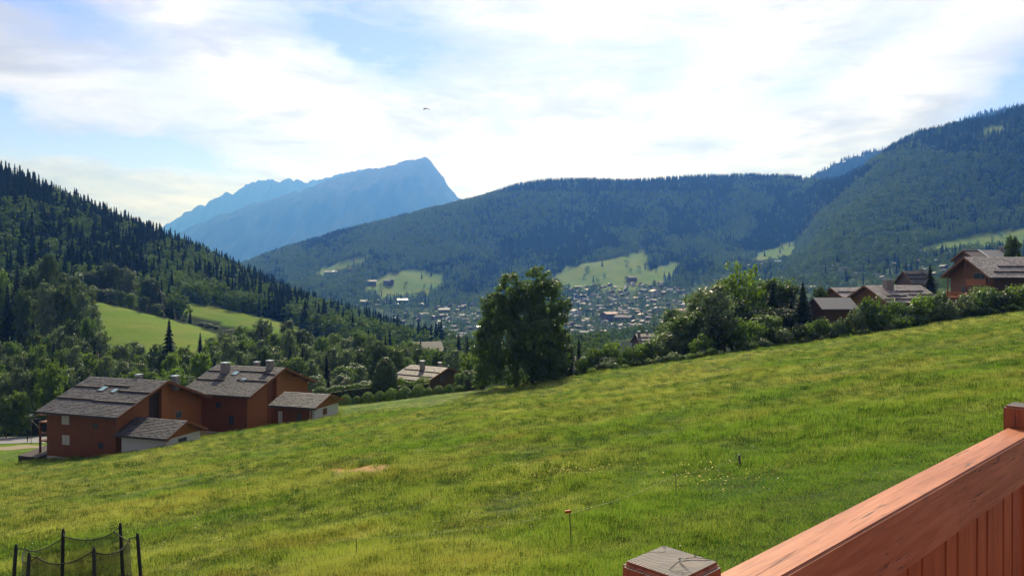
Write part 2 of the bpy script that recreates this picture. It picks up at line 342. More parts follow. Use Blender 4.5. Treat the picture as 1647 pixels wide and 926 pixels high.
# far ground
m_, t = mat('hill_ground'); tc = t.n('ShaderNodeTexCoord').outputs['Object']
ga = t.n('ShaderNodeAttribute', _attribute_name='grass').outputs['Fac']; ta = t.n('ShaderNodeAttribute', _attribute_name='town').outputs['Fac']
n1 = t.noise(tc, .012, 5, .6); n2 = t.noise(tc, .06, 5, .6)
g = t.mix(t.ramp(n1, .35, .65), (.085, .160, .020), (.145, .190, .034)); g = t.mix(t.m('MULTIPLY', t.ramp(n2, .45, .7), .5), g, (.17, .17, .06))
c = t.mix(n2, (.010, .018, .008), (.018, .030, .011)); tw = t.mix(t.ramp(n2, .4, .65), (.030, .048, .014), (.075, .11, .025))
c = t.mix(ta, c, tw); c = t.mix(ga, c, g)
bs = t.n('ShaderNodeBsdfPrincipled', Base__Color=c, Roughness=1.0, Normal=t.n('ShaderNodeBump', Strength=.6, Height=n2, Distance=3.0).outputs[0]); bs.inputs['Specular IOR Level'].default_value = .03; finish(t, bs)
# mountain
m_, t = mat('mountain_rock'); tc = t.n('ShaderNodeTexCoord').outputs['Object']; geo = t.n('ShaderNodeNewGeometry').outputs['Normal']
sp = t.n('ShaderNodeSeparateXYZ', i0=geo); n1 = t.noise(tc, .004, 7, .62); n2 = t.noise(t.mapping(tc, (1, 1, .35)), .012, 6, .7)
fo = t.mix(n2, (.008, .014, .006), (.028, .042, .016)); rk = t.mix(n2, (.018, .018, .02), (.085, .08, .078))
hz = t.n('ShaderNodeSeparateXYZ', i0=tc).outputs[2]
mk = t.ramp(t.m('ADD', t.m('DIVIDE', hz, 1500.0), t.m('SUBTRACT', n1, .5)), .58, .85)
bs = t.n('ShaderNodeBsdfPrincipled', Base__Color=t.mix(mk, fo, rk), Roughness=1.0, Normal=t.n('ShaderNodeBump', Strength=.8, Height=n2, Distance=30.0).outputs[0]); bs.inputs['Specular IOR Level'].default_value = .03; finish(t, bs)
# timber
def woodmat(name, c1, c2, axis='x', planks=0.0, rough=.6, crack=.0, spec=.3, weather=None):
    m_, t = mat(name); tc = t.n('ShaderNodeTexCoord').outputs['Object']
    sc = {'x': (.6, 9, 9), 'z': (9, 9, .6), 'y': (9, .6, 9)}[axis]; rnd = t.n('ShaderNodeObjectInfo').outputs['Random']
    cs = t.n('ShaderNodeCombineXYZ', i0=t.m('MULTIPLY', rnd, 7.0), i1=t.m('MULTIPLY', rnd, 13.0), i2=rnd)
    v = t.n('ShaderNodeVectorMath', _operation='ADD', i0=t.mapping(tc, sc), i1=cs).outputs[0]
    n1 = t.noise(v, 2.2, 6, .6, .6); n2 = t.noise(tc, 1.1, 3)
    c = t.mix(t.ramp(n1, .25, .75), c1, c2); c = t.mix(t.m('MULTIPLY', n2, .35), c, tuple(x * .5 for x in c1)); hgt = n1
    if crack:
        n5 = t.noise(v, 9.0, 4, .6, .2); c = t.mix(t.m('MULTIPLY', t.ramp(n5, .50, .72), .5), c, tuple(x * .55 for x in c1))
    if planks:
        z = t.n('ShaderNodeSeparateXYZ', i0=tc).outputs[2]; fr = t.m('FRACT', t.m('DIVIDE', z, planks)); ln = t.ramp(fr, .0, .12)
        c = t.mix(ln, tuple(x * .35 for x in c1), c); hgt = t.m('ADD', t.m('MULTIPLY', n1, .2), ln)
    if crack:
        n3 = t.noise(t.n('ShaderNodeVectorMath', _operation='ADD', i0=t.mapping(tc, tuple(x * (.5 if x < 1 else 1.1) for x in sc)), i1=cs).outputs[0], 3.0, 3, .5, .25)
        ck = t.m('MULTIPLY', t.ramp(t.m('ABSOLUTE', t.m('SUBTRACT', n3, .52)), .009, .0), t.ramp(t.noise(tc, 3.5, 2), .40, .56))
        c = t.mix(t.m('MULTIPLY', ck, crack), c, (.025, .010, .006)); hgt = t.m('SUBTRACT', n1, t.m('MULTIPLY', ck, 3.0))
        if weather:
            wn = t.ramp(t.noise(tc, 7.0, 5, .7), .58, .75); c = t.mix(t.m('MULTIPLY', wn, weather), c, (.10, .055, .05))
    bs = t.n('ShaderNodeBsdfPrincipled', Base__Color=c, Roughness=rough, Normal=t.n('ShaderNodeBump', Strength=.35, Height=hgt, Distance=.006 if not planks else .03).outputs[0])
    bs.inputs['Specular IOR Level'].default_value = spec
    finish(t, bs); return m_
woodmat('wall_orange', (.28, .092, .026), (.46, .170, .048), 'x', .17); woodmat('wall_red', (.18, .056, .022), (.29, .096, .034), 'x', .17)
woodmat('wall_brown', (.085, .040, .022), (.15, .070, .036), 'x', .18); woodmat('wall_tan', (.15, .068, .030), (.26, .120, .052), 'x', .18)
woodmat('beam_wood', (.17, .060, .022), (.27, .095, .035), 'x'); woodmat('terrace_wood', (.36, .13, .045), (.52, .20, .07), 'x')
woodmat('rail_wood', (.34, .092, .030), (.62, .235, .110), 'x', 0, .52, .95, .35, .35)
woodmat('board_wood', (.36, .080, .018), (.54, .145, .034), 'z', 0, .55, .5, .4, .2)
woodmat('post_wood', (.34, .075, .024), (.50, .135, .045), 'z', 0, .5, .8, .45, .3)
# end grain of the posts
m_, t = mat('end_grain'); tc = t.n('ShaderNodeTexCoord').outputs['Object']
v = t.mapping(tc, (1, 1, 0), (.045, .05, 0)); nn = t.noise(tc, 14, 4, .6)
vv = t.n('ShaderNodeVectorMath', _operation='ADD', i0=v, i1=t.n('ShaderNodeVectorMath', _operation='SCALE', i0=t.n('ShaderNodeTexNoise', Vector=tc, Scale=12.0).outputs[1], Scale=.03).outputs[0]).outputs[0]
wv = t.n('ShaderNodeTexWave', _wave_type='RINGS', _rings_direction='Z', Vector=vv, Scale=48.0, Distortion=1.4, Detail=2.0).outputs[1]
cr = t.n('ShaderNodeTexVoronoi', _feature='DISTANCE_TO_EDGE', Vector=vv, Scale=13.0).outputs[0]
ck = t.m('MULTIPLY', t.ramp(cr, .035, .0), t.ramp(nn, .42, .55))
c = t.mix(t.m('MULTIPLY', wv, .8), (.030, .022, .024), (.125, .100, .102)); c = t.mix(t.ramp(nn, .5, .72), c, (.13, .070, .055)); c = t.mix(ck, c, (.012, .008, .008))
bs = t.n('ShaderNodeBsdfPrincipled', Base__Color=c, Roughness=.6, Normal=t.n('ShaderNodeBump', Strength=.6, Height=t.m('SUBTRACT', wv, t.m('MULTIPLY', ck, 3)), Distance=.002).outputs[0])
finish(t, bs)
def slatemat(name, c1, c2, rough=.45, spec=.5):
    m_, t = mat(name); at = t.n('ShaderNodeAttribute', _attribute_name='tint').outputs['Fac']; tc = t.n('ShaderNodeTexCoord').outputs['Object']
    c = t.mix(at, c1, c2); c = t.mix(t.m('MULTIPLY', t.ramp(t.noise(tc, .6, 5), .5, .75), .5), c, tuple(x * .55 for x in c1))
    bs = t.n('ShaderNodeBsdfPrincipled', Base__Color=c, Roughness=rough); bs.inputs['Specular IOR Level'].default_value = spec
    finish(t, bs)
slatemat('slate_dark', (.030, .029, .033), (.100, .095, .100), .65); slatemat('slate_light', (.15, .135, .125), (.44, .39, .36), .5)
slatemat('slate_brown', (.085, .065, .055), (.20, .16, .135), .5)
simple('roof_board', (.07, .055, .045), .7); simple('plaster', (.62, .60, .56), .85, 0, .08, 2); simple('shutter', (.55, .50, .44), .6, 0, .1)
simple('metal', (.55, .56, .58), .28, .9, .05); simple('chimney_stone', (.26, .23, .21), .8, 0, .2, 5); simple('dark_wood', (.035, .020, .014), .7)
simple('glass', (.05, .07, .09), .08, 0, .1); simple('skylight_glass', (.16, .34, .42), .10, 0, .1); simple('window_frame', (.30, .24, .19), .6)
simple('asphalt', (.17, .17, .18), .7, 0, .1, 2); simple('dirt', (.20, .16, .09), .9, 0, .35, .6); simple('concrete', (.35, .34, .32), .8)
simple('cream_wall', (.58, .50, .40), .85, 0, .06); simple('grey_metal_roof', (.13, .135, .145), .65, 0, .1); simple('pink_roof', (.30, .15, .12), .6)
simple('black_foam', (.022, .024, .030), .6, 0, .2, 8); simple('rope', (.012, .012, .014), .8); simple('orange_plastic', (.55, .08, .02), .45)
simple('stake_grey', (.10, .09, .08), .6); simple('wire', (.5, .5, .45), .5, .3); simple('cloth_dark', (.02, .022, .03), .9); simple('skin', (.45, .28, .2), .6)
simple('canopy_cloth', (.03, .03, .04), .6); simple('white_petal', (.75, .75, .68), .6, 0, .05); simple('yellow_petal', (.65, .52, .03), .6, 0, .1); simple('pale_metal', (.50, .56, .63), .45, .2, .1)
m_, t = mat('net'); tc = t.n('ShaderNodeTexCoord').outputs['Object']
d_ = t.n('ShaderNodeBsdfPrincipled', Base__Color=(.018, .022, .020), Roughness=.8); tr = t.n('ShaderNodeBsdfTransparent')
finish(t, t.n('ShaderNodeMixShader', i0=t.ramp(t.noise(t.mapping(tc, (1, 1, .4)), 5.0, 3), .3, .7, .34, .58), i1=tr.outputs[0], i2=d_.outputs[0]))
M = MATS

# ------------------------------------------------------------------ ground sheets
ND = int((math.log(262) - LD0) / (LD1 - LD0) * (NL - 1))
def sheet(name, j0, j1, m_, attrs):
    V = np.stack([GX[:, j0:j1], GY[:, j0:j1], GZ[:, j0:j1]], -1).reshape(-1, 3); nc, nr = len(PX), j1 - j0
    a = np.arange(nc - 1)[:, None] * nr + np.arange(nr - 1)[None]
    Fc = np.stack([a, a + nr, a + nr + 1, a + 1], -1).reshape(-1, 4)
    return obj(name, mesh_arr(name, V, Fc, [m_], True, {k: ('POINT', v[:, j0:j1].ravel()) for k, v in attrs.items()}))
PXG = np.broadcast_to(PX[:, None], GX.shape); DG = np.broadcast_to(GD, GX.shape)
P_LAWN = [(550, 668), (640, 660), (700, 653), (790, 629), (800, 616), (552, 625)]; P_VERGE = [(-1300, 765), (60, 742), (100, 733), (100, 690), (-1300, 700)]
lawn = ((inpoly(PXG, PYN, P_LAWN) | inpoly(PXG, PYN, P_VERGE)) & (DG > 95)).astype(float)
def gb(px, py, D, a, b_, c_, d_): return np.exp(-((px - a) / c_) ** 2 - ((py - b_) / d_) ** 2) * (D < 140)
dry = np.clip(1.3 * gb(PXG, PYN, DG, 602, 752, 30, 6) + 1.1 * gb(PXG, PYN, DG, 552, 755, 22, 5) + .3 * gb(PXG, PYN, DG, 300, 722, 90, 6) + .25 * gb(PXG, PYN, DG, 240, 790, 120, 12), 0, 1)
mg = sheet('meadow', 0, ND + 1, M['meadow_ground'], {'lawn': lawn, 'dry': dry}); tag(mg, 'steep green meadow sloping down from right to left below the balcony', None, None, 'structure')
hg = sheet('hills', ND, NL, M['hill_ground'], {'grass': grassy(PXG, PYN, DG).astype(float), 'town': towny(PXG, PYN, DG).astype(float)})
tag(hg, 'valley floor and wooded hills with pastures around the town', None, None, 'structure')

def mountain(name, ridge, D, depth, label, seed, step=2, nr=60):
    r = np.array(ridge, float); px = np.arange(r[0, 0], r[-1, 0] + .1, step); top = np.interp(px, r[:, 0], r[:, 1])
    T = np.linspace(-1, 1, nr); V = np.zeros((len(px), nr, 3))
    jag = fbm(px / 11, px * 0, 4, seed) * 4.0 + fbm(px / 3, px * 0, 2, seed + 5) * 1.6
    for j, tt in enumerate(T):
        Dj = D + tt * depth; x = D * (px - CX) / F * (1 + .04 * tt); prof = 1 - abs(tt) ** 1.25
        zt = D * (H0 - (top + jag)) / F; zb = D * (H0 - 480) / F
        z = zb + (zt - zb) * prof
        w_ = min(1, 3 * (1 - prof) + .0)
        nz = fbm(x / 500 + 3, np.full_like(x, Dj) / 700, 5, seed + 1)
        z = z + w_ * (nz * 170 - 260 * np.abs(fbm(x / 260 + 9, np.full_like(x, Dj) / 900, 4, seed + 8))) * min(1, prof * 3)
        V[:, j, 0] = x; V[:, j, 1] = Dj + w_ * 250 * fbm(x / 600, np.full_like(x, tt * 2.), 3, seed + 2); V[:, j, 2] = z
    a = np.arange(len(px) - 1)[:, None] * nr + np.arange(nr - 1)[None]
    o = obj(name, mesh_arr(name, V.reshape(-1, 3), np.stack([a, a + nr, a + nr + 1, a + 1], -1).reshape(-1, 4), [M['mountain_rock']], True))
    return tag(o, label, None, None, 'structure')
mountain('mountain', [(180, 440), (225, 400), (290, 374), (340, 352), (400, 331), (470, 311), (520, 293), (545, 284), (575, 276), (600, 270), (625, 266), (645, 261), (665, 256), (676, 253), (688, 252), (697, 262), (706, 277), (714, 286), (722, 301), (737, 316), (760, 332), (800, 352), (850, 395), (900, 440)], 10500, 3000,
         'blue hazy mountain with a cliff summit dropping steeply on its right side', 31)
mountain('distant_mountain', [(120, 470), (200, 420), (258, 374), (268, 362), (285, 350), (305, 338), (330, 327), (352, 316), (366, 309), (374, 310), (385, 303), (405, 293), (430, 286), (445, 290), (460, 288), (478, 287), (495, 291), (512, 291), (530, 284), (560, 276), (585, 272), (620, 285), (680, 320), (760, 360), (850, 420)], 14000, 1900,
         'paler jagged mountain crest behind the cliff summit, leftmost on the skyline', 47)
back_ridge = [(1150, 420), (1240, 345), (1290, 300), (1305, 285), (1330, 270), (1360, 256), (1390, 247), (1420, 240), (1435, 238), (1470, 232), (1500, 214), (1540, 195), (1575, 184), (1610, 175), (1647, 168), (1800, 130), (1950, 150)]
mountain('wooded_ridge', back_ridge, 4600, 900, 'blue wooded ridge rising behind the saddle between the two hills', 53, 3)

# ------------------------------------------------------------------ foliage meshes
def quads(c, nrm, s, rng, asp=.7):
    n = len(c); r = rng.normal(size=(n, 3)); u = np.cross(nrm, r); u /= np.linalg.norm(u, axis=1)[:, None] + 1e-9
    v = np.cross(nrm, u); v /= np.linalg.norm(v, axis=1)[:, None] + 1e-9
    u = u * s[:, None]; v = v * s[:, None] * asp
    return np.stack([c - u * .9, c - v, c + u * 1.1, c + v], 1)
def leaf_mesh(name, C_, N_, S_, T_, rng, m_, asp=.7):
    V = quads(C_, N_, S_, rng, asp).reshape(-1, 3); Fc = np.arange(len(V)).reshape(-1, 4)
    return mesh_arr(name, V, Fc, [m_], False, {'tint': ('FACE', T_)})
def crown_pts(lobes, ncl, nlf, rng, shell=(.62, 1.03), cr=.26):
    vol = np.array([(l[3] * l[4] * l[5]) ** .67 for l in lobes]); pr = vol / vol.sum(); Cs = []; Ns = []; Ts = []
    for i in range(ncl):
        l = lobes[rng.choice(len(lobes), p=pr)]; d = rng.normal(size=3); d[2] = d[2] * .9 + .18; d /= np.linalg.norm(d)
        rr = np.array(l[3:6]); p = np.array(l[:3]) + d * rr * rng.uniform(*shell); rc = rr.mean() * cr * rng.uniform(.6, 1.3)
        q = rng.normal(size=(nlf, 3)) * rc * .55 * np.array([1, 1, .75]); Cs.append(p + q)
        nn = q / (np.linalg.norm(q, axis=1)[:, None] + 1e-6) * .7 + d * .5 + rng.normal(size=(nlf, 3)) * .55 + np.array([0, 0, .25]); Ns.append(nn)
        Ts.append(np.clip(rng.uniform() * .7 + rng.uniform(size=nlf) * .35, 0, 1))
    return np.concatenate(Cs), np.concatenate(Ns), np.concatenate(Ts)
def broad(name, lobes, ncl, nlf, leaf, seed, m_, cr=.26):
    rng = np.random.default_rng(seed); c, n, t_ = crown_pts(lobes, ncl, nlf, rng, cr=cr)
    return leaf_mesh(name, c, n, leaf * rng.uniform(.6, 1.3, len(c)), t_, rng, m_)
def rand_lobes(seed, Ht, Wd, base=.18, n=9, columnar=0.0):
    rng = np.random.default_rng(seed); L = []
    for i in range(n):
        t_ = (i + .5) / n; z = Ht * (base + (1 - base) * t_); env = math.sin(math.pi * min(1, .17 + .63 * t_)) ** .8
        a = i * 2.4 + rng.uniform(0, 1); r = Wd * .5 * env; off = r * rng.uniform(.25, .55); s = r * rng.uniform(.5, .75) + Wd * .05
        L.append((math.cos(a) * off, math.sin(a) * off, min(z, Ht - s * .95), s, s, s * rng.uniform(.9, 1.25) * (1.4 if columnar else 1)))
    return L
def trunk_mesh(name, Ht, r, limbs=5, seed=0, top=.7):
    rng = random.Random(seed); mb = MB(); pts = []; x = y = 0
    for i in range(5):
        pts.append((x, y, Ht * top * i / 4)); x += rng.uniform(-.02, .02) * Ht; y += rng.uniform(-.02, .02) * Ht
    pts[0] = (0, 0, -.6); mb.tube(pts, [r * (1.25, .95, .75, .5, .22)[i] for i in range(5)], 7)
    for k in range(limbs):
        t_ = .3 + .6 * k / max(1, limbs); a = k * 2.4; b0 = Vector(pts[min(3, int(t_ * 4))]).lerp(Vector(pts[min(4, int(t_ * 4) + 1)]), t_ * 4 % 1)
        e = b0 + Vector((math.cos(a), math.sin(a), 1.1)) * Ht * .17; mid = b0.lerp(e, .5) + Vector((0, 0, -.02 * Ht))
        mb.tube([b0, mid, e], [r * .4, r * .28, r * .08], 5)
    return mb.mesh(name, M['bark'])
def conifer(name, Ht, Rd, levels, pts_, seed, m_, base=.04, sprays=0):
    """ragged drooping skirts of needles, one above the other"""
    rng = np.random.default_rng(seed); V = []; Fc = []; T_ = []
    for i in range(levels):
        t_ = i / levels; z = Ht * (base + (1 - base) * t_); th = Ht * (1 - base) / levels; Rr = Rd * (1 - t_) ** .9 + .03 * Rd; b_ = len(V); n = max(8, int(pts_ * (1 - .5 * t_))) // 2 * 2; ph = rng.uniform(0, 6)
        tips = rng.uniform(.72, 1.18, n)
        for k in range(n):
            a = ph + 2 * math.pi * (k + rng.uniform(-.22, .22)) / n; r_ = Rr * (tips[k] if k % 2 == 0 else .50 * tips[k]); zz = z - (.42 * Rr * tips[k] * .6 if k % 2 == 0 else -.02 * Rr)
            V.append((math.cos(a) * r_, math.sin(a) * r_, zz)); V.append((math.cos(a) * Rr * .10, math.sin(a) * Rr * .10, z + th * 1.25))
        for k in range(n):
            k2 = (k + 1) % n; Fc.append((b_ + 2 * k, b_ + 2 * k2, b_ + 2 * k2 + 1)); Fc.append((b_ + 2 * k, b_ + 2 * k2 + 1, b_ + 2 * k + 1)); q = rng.uniform(); T_ += [q, q]
        for k in range(sprays):
            a = rng.uniform(0, 6.28); L = Rr * rng.uniform(.85, 1.25); d = np.array([math.cos(a), math.sin(a)]); sd = np.array([-d[1], d[0]]) * L * .16; z0 = z + th * rng.uniform(.2, 1); b2 = len(V)
            V += [(*(d * L * .3), z0), (*(d * L * .7 - sd), z0 - L * .22), (*(d * L), z0 - L * .30), (*(d * L * .7 + sd), z0 - L * .22)]; Fc += [(b2, b2 + 1, b2 + 2), (b2, b2 + 2, b2 + 3)]; q = rng.uniform(); T_ += [q, q]
    b_ = len(V); V += [(0, 0, Ht * 1.03), (.05 * Rd, 0, Ht * .93), (-.03 * Rd, .05 * Rd, Ht * .93), (-.03 * Rd, -.05 * Rd, Ht * .93)]; Fc += [(b_, b_ + 1, b_ + 2), (b_, b_ + 2, b_ + 3), (b_, b_ + 3, b_ + 1)]; T_ += [.5] * 3
    return mesh_arr(name, V, Fc, [m_], False, {'tint': ('FACE', T_)})
BH = 12.0
B_MID = {}
for k, mn in (('dark', 'leaf_dark'), ('mid', 'leaf_mid'), ('silver', 'leaf_silver'), ('light', 'leaf_light')):
    B_MID[k] = [(broad('crown', rand_lobes(11 + i * 7 + len(mn), BH, 8.6, .14, 12), 190, 46, .25, 5 + i, M[mn]), trunk_mesh('trunk', BH, .28, 5, i)) for i in range(2)]
B_LOW = [(broad('crown', rand_lobes(70 + i, BH, 9.5, .08, 6), 24, 13, .62, 50 + i, M['leaf_far'], .34), trunk_mesh('trunk', BH, .3, 0, i)) for i in range(3)]
C_MID = [(conifer('crown', 20, 3.5, 20, 26, 90 + i, M['needle'], .05, 16), MB().tube([(0, 0, -.8), (0, 0, 18)], [.3, .05], 6).mesh('trunk', M['bark'])) for i in range(3)]
C_LOW = [(conifer('crown', 20, 3.7 + .5 * i, 8, 14, 120 + i, M['needle_far'], .04, 4), MB().tube([(0, 0, -.8), (0, 0, 16)], [.3, .05], 4).mesh('trunk', M['bark'])) for i in range(3)]
B_MID['airy'] = [(broad('crown', rand_lobes(301, BH, 9.4, .2, 13), 105, 34, .25, 91, M['leaf_light'], .22), B_MID['light'][0][1])] * 2
BUSH = {k: [broad('crown', [(0, 0, 1.0, 1.25, 1.25, 1.0), (.8, .3, .8, .8, .8, .8), (-.7, -.4, .9, .9, .8, .85), (.1, -.6, 1.3, .7, .7, .7)], 70, 34, .105, 200 + i, M[mn], .3) for i in range(2)] for k, mn in (('mid', 'leaf_mid'), ('light', 'leaf_light'), ('silver', 'leaf_silver'), ('dark', 'leaf_dark'))}
BUSH_STEM = MB().tube([(0, 0, -.3), (.05, 0, .5), (.3, .1, 1.1)], [.07, .05, .02], 5).tube([(0, 0, .1), (-.3, .1, 1.0)], [.05, .02], 5).tube([(0, 0, .1), (0, -.35, 1.1)], [.05, .02], 5).mesh('stem', M['bark'])

def tree(name, loc, crown, trunk, sc, label, cat, group=None, rz=0.0, part='trunk'):
    e = empty(name, loc, rz); e.scale = sc if isinstance(sc, (tuple, list, Vector)) else (sc, sc, sc)
    tag(e, label, cat, group); obj('crown', crown, e); obj(part, trunk, e); return e
rg = random.Random(4)
NB = [0]; NC = [0]
def btree(px, D, top, wpx, kind, label, group=None, v=None, name='broadleaf_tree', dz=0.0):
    p = gpx(px, D); h = (tab(PYN, px, D) - top) / F * D; wd = wpx / F * D
    cr, tk = B_MID[kind][rg.randrange(2) if v is None else v]; NB[0] += 1
    return tree(name, p + Vector((0, 0, dz)), cr, tk, (wd / 8.6, wd / 8.6, h / BH), label, 'tree', group, rg.uniform(0, 6.28))
def ctree(px, D, top, label, group=None, wf=1.0, v=None, name='spruce_tree'):
    p = gpx(px, D); h = (tab(PYN, px, D) - top) / F * D; cr, tk = C_MID[rg.randrange(3) if v is None else v]; NC[0] += 1
    return tree(name, p, cr, tk, (h / 20 * wf, h / 20 * wf, h / 20), label, 'tree', group, rg.uniform(0, 6.28))
def bush(px, D, hpx, wpx, kind, label, group=None, name='shrub', dz=0.0):
    p = gpx(px, D); h = hpx / F * D; wd = wpx / F * D
    return tree(name, p + Vector((0, 0, dz)), BUSH[kind][rg.randrange(2)], BUSH_STEM, (wd / 2.7, wd / 2.7, h / 2.0), label, 'shrub', group, rg.uniform(0, 6.28), 'stem')
#==OBJECTS==
# ------------------------------------------------------------------ chalets
WOODS = M
def chalet(name, label, cat, apex, ndir, L, w, ze, zg, wall='wall_red', roof='slate_dark', ohg=1.2, ohe=1.0, near=-1, slates=True, base_h=0.0, plaster_all=0.0, tiles=(.34, .42), zrot=None, group=None, roof_t=.28):
    """apex: world point of the roof tip above the gable; ndir: outward gable direction; w: half width to the eaves; ze: eave height; zg: ground"""
    rz = math.atan2(ndir[1], ndir[0]); e = empty(name, (apex.x, apex.y, zg), rz); tag(e, label, cat, group)
    hr = apex.z - zg; he = ze - zg; k = (hr - he) / w; wy = w - ohe; hw = hr - k * wy - roof_t
    x0, x1 = -(L - ohg), -ohg
    MB().prism([(-wy, -1.5), (wy, -1.5), (wy, hw), (0, hr - roof_t - .02), (-wy, hw)], 'x', x0, x1).build('wall', M[wall], e)
    if base_h: MB().box((x0 - .06, -wy - .06, -1.6), (x1 + .06, wy + .06, base_h)).build('plinth', M['plaster'], e)
    # roof: two slabs
    for sgn in (-1, 1):
        mb = MB(); nv = Vector((0, sgn * k, 1)).normalized() * roof_t
        mb.prism([(0, hr), (sgn * w, he), (sgn * w, he - roof_t), (0, hr - roof_t)], 'x', -L, 0)
        rf = mb.build('roof', M['roof_board'], e)
        if slates:
            # courses of slates, each its own little slab
            sl = math.hypot(w, hr - he); rows = int(sl / tiles[0]); V = []; Fc = []; T_ = []; rr = random.Random(hash(label) % 1000 if False else len(label) + sgn)
            cy, sy = w / sl, (hr - he) / sl
            for r_ in range(rows + 1):
                s1 = min(sl + .05, (r_ + 1.25) * tiles[0]); s0 = r_ * tiles[0] - .02; xx = -L - .05 + rr.uniform(0, .2)
                while xx < 0.03:
                    wd = tiles[1] * rr.uniform(.6, 1.3); xb = min(xx + wd - .012, .05); th = rr.uniform(.02, .055); lift = .012 + rr.uniform(0, .03)
                    q = []
                    for s_, zz in ((s0, .005), (s1, lift + th)):
                        for x_ in (xx, xb): q.append((x_, sgn * s_ * cy, hr - s_ * sy + zz + rr.uniform(-.006, .006)))
                    b_ = len(V); V += q; V += [(q[2][0], q[2][1], q[2][2] - th - .03), (q[3][0], q[3][1], q[3][2] - th - .03)]
                    Fc += [(b_, b_ + 1, b_ + 3, b_ + 2), (b_ + 2, b_ + 3, b_ + 5, b_ + 4)]; tv = rr.random(); T_ += [tv, tv]; xx += wd
            me = mesh_arr('slate', V, Fc, [M[roof]], False, {'tint': ('FACE', T_)}); so = obj('slate', me, rf); so['kind'] = 'stuff'
        # barge boards and gutter
        MB().prism([(0, hr + .03), (sgn * (w + .02), he + .03), (sgn * (w + .02), he - .38), (0, hr - .38)], 'x', .06, .11).build('barge_board', M['beam_wood'], e)
        MB().box((-L, min(sgn * (w + .01), sgn * (w + .14)), he - .26), (0.05, max(sgn * (w + .01), sgn * (w + .14)), he - .12)).build('gutter', M['roof_board'], e)
    e['k'] = k
    return dict(e=e, k=k, hr=hr, he=he, w=w, wy=wy, L=L, x0=x0, x1=x1, near=near, hw=hw, lbl=label)
def finish_props(c):
    if 'k' in c['e']: del c['e']['k']
def rz_at(c, y): return c['hr'] - c['k'] * abs(y)
def snow_guard(c, xa, xb, y, h=.22):
    z = rz_at(c, y); MB().prism([(y - .12, z - .02), (y + .22, z - .02), (y + .22, z + h), (y - .12, z + h)], 'x', xa, xb).build('snow_guard', M['dark_wood'], c['e'])
def chimney(c, x, y, wx=.9, wy_=.9, h=1.6, m_='chimney_stone', cap=True):
    z = rz_at(c, y); mb = MB().box((x - wx / 2, y - wy_ / 2, z - .8), (x + wx / 2, y + wy_ / 2, z + h)); o = mb.build('chimney', M[m_], c['e'])
    if cap:
        cp = MB().box((x - wx / 2 - .1, y - wy_ / 2 - .1, z + h + .22), (x + wx / 2 + .1, y + wy_ / 2 + .1, z + h + .29))
        for sx in (-1, 1):
            for sy in (-1, 1): cp.box((x + sx * wx * .38 - .06, y + sy * wy_ * .38 - .06, z + h + .002), (x + sx * wx * .38 + .06, y + sy * wy_ * .38 + .06, z + h + .22))
        cp.build('chimney_cap', M['metal'], o)
def skylight(c, x, y, wx=1.1, ly=1.3):
    s = 1 if y > 0 else -1; ang = math.atan(c['k']); e = c['e']
    ya, yb = y - ly / 2, y + ly / 2
    o = MB().prism([(ya, rz_at(c, ya) + .0), (yb, rz_at(c, yb) + .0), (yb, rz_at(c, yb) + .16), (ya, rz_at(c, ya) + .16)], 'x', x - wx / 2, x + wx / 2).build('skylight', M['roof_board'], e)
    MB().prism([(ya + .1, rz_at(c, ya + .1) + .14), (yb - .1, rz_at(c, yb - .1) + .14), (yb - .1, rz_at(c, yb - .1) + .175), (ya + .1, rz_at(c, ya + .1) + .175)], 'x', x - wx / 2 + .1, x + wx / 2 - .1).build('pane', M['skylight_glass'], o)
def window(c, face, u, z, w_=1.1, h=1.2, pane='glass', frame='window_frame', name='window'):
    e = c['e']
    if face == 'g':
        o = MB().box((c['x1'] - .05, u - w_ / 2, z), (c['x1'] + .05, u + w_ / 2, z + h)).build(name, M[frame], e)
        for s_ in (-1, 1):
            a_, b_ = (u - w_ / 2 + .08, u - .03) if s_ < 0 else (u + .03, u + w_ / 2 - .08)
            MB().box((c['x1'] + .02, a_, z + .08), (c['x1'] + .062, b_, z + h - .08)).build('pane', M[pane], o)
    else:
        s = c['near']; y = s * c['wy']; ya, yb = sorted((y - s * .05, y + s * .05)); yc, yd = sorted((y + s * .02, y + s * .062))
        o = MB().box((u - w_ / 2, ya, z), (u + w_ / 2, yb, z + h)).build(name, M[frame], e)
        for a_, b_ in ((u - w_ / 2 + .08, u - .03), (u + .03, u + w_ / 2 - .08)):
            MB().box((a_, yc, z + .08), (b_, yd, z + h - .08)).build('pane', M[pane], o)
def balcony_g(c, y0, y1, z, depth=1.1, h=.95, m_='beam_wood'):
    x = c['x1']; o = MB().box((x, y0, z - .18), (x + depth, y1, z)).build('balcony', M[m_], c['e'])
    MB().box((x + depth - .08, y0, z + h), (x + depth + .04, y1, z + h + .09)).build('handrail', M[m_], o)
    mb = MB(); n = int((y1 - y0) / .16)
    for i in range(n + 1):
        yy = y0 + (y1 - y0) * i / n; mb.box((x + depth - .05, yy - .045, z + .08), (x + depth - .01, yy + .045, z + h))
    b_ = mb.build('baluster', M[m_], o); b_['kind'] = 'stuff'
def rake_purlin(c, ys):
    for y in ys:
        z = rz_at(c, y) - .30; MB().box((c['x1'] - .1, y - .12, z - .28), (-.12, y + .12, z - .02)).build('purlin', M['beam_wood'], c['e'])

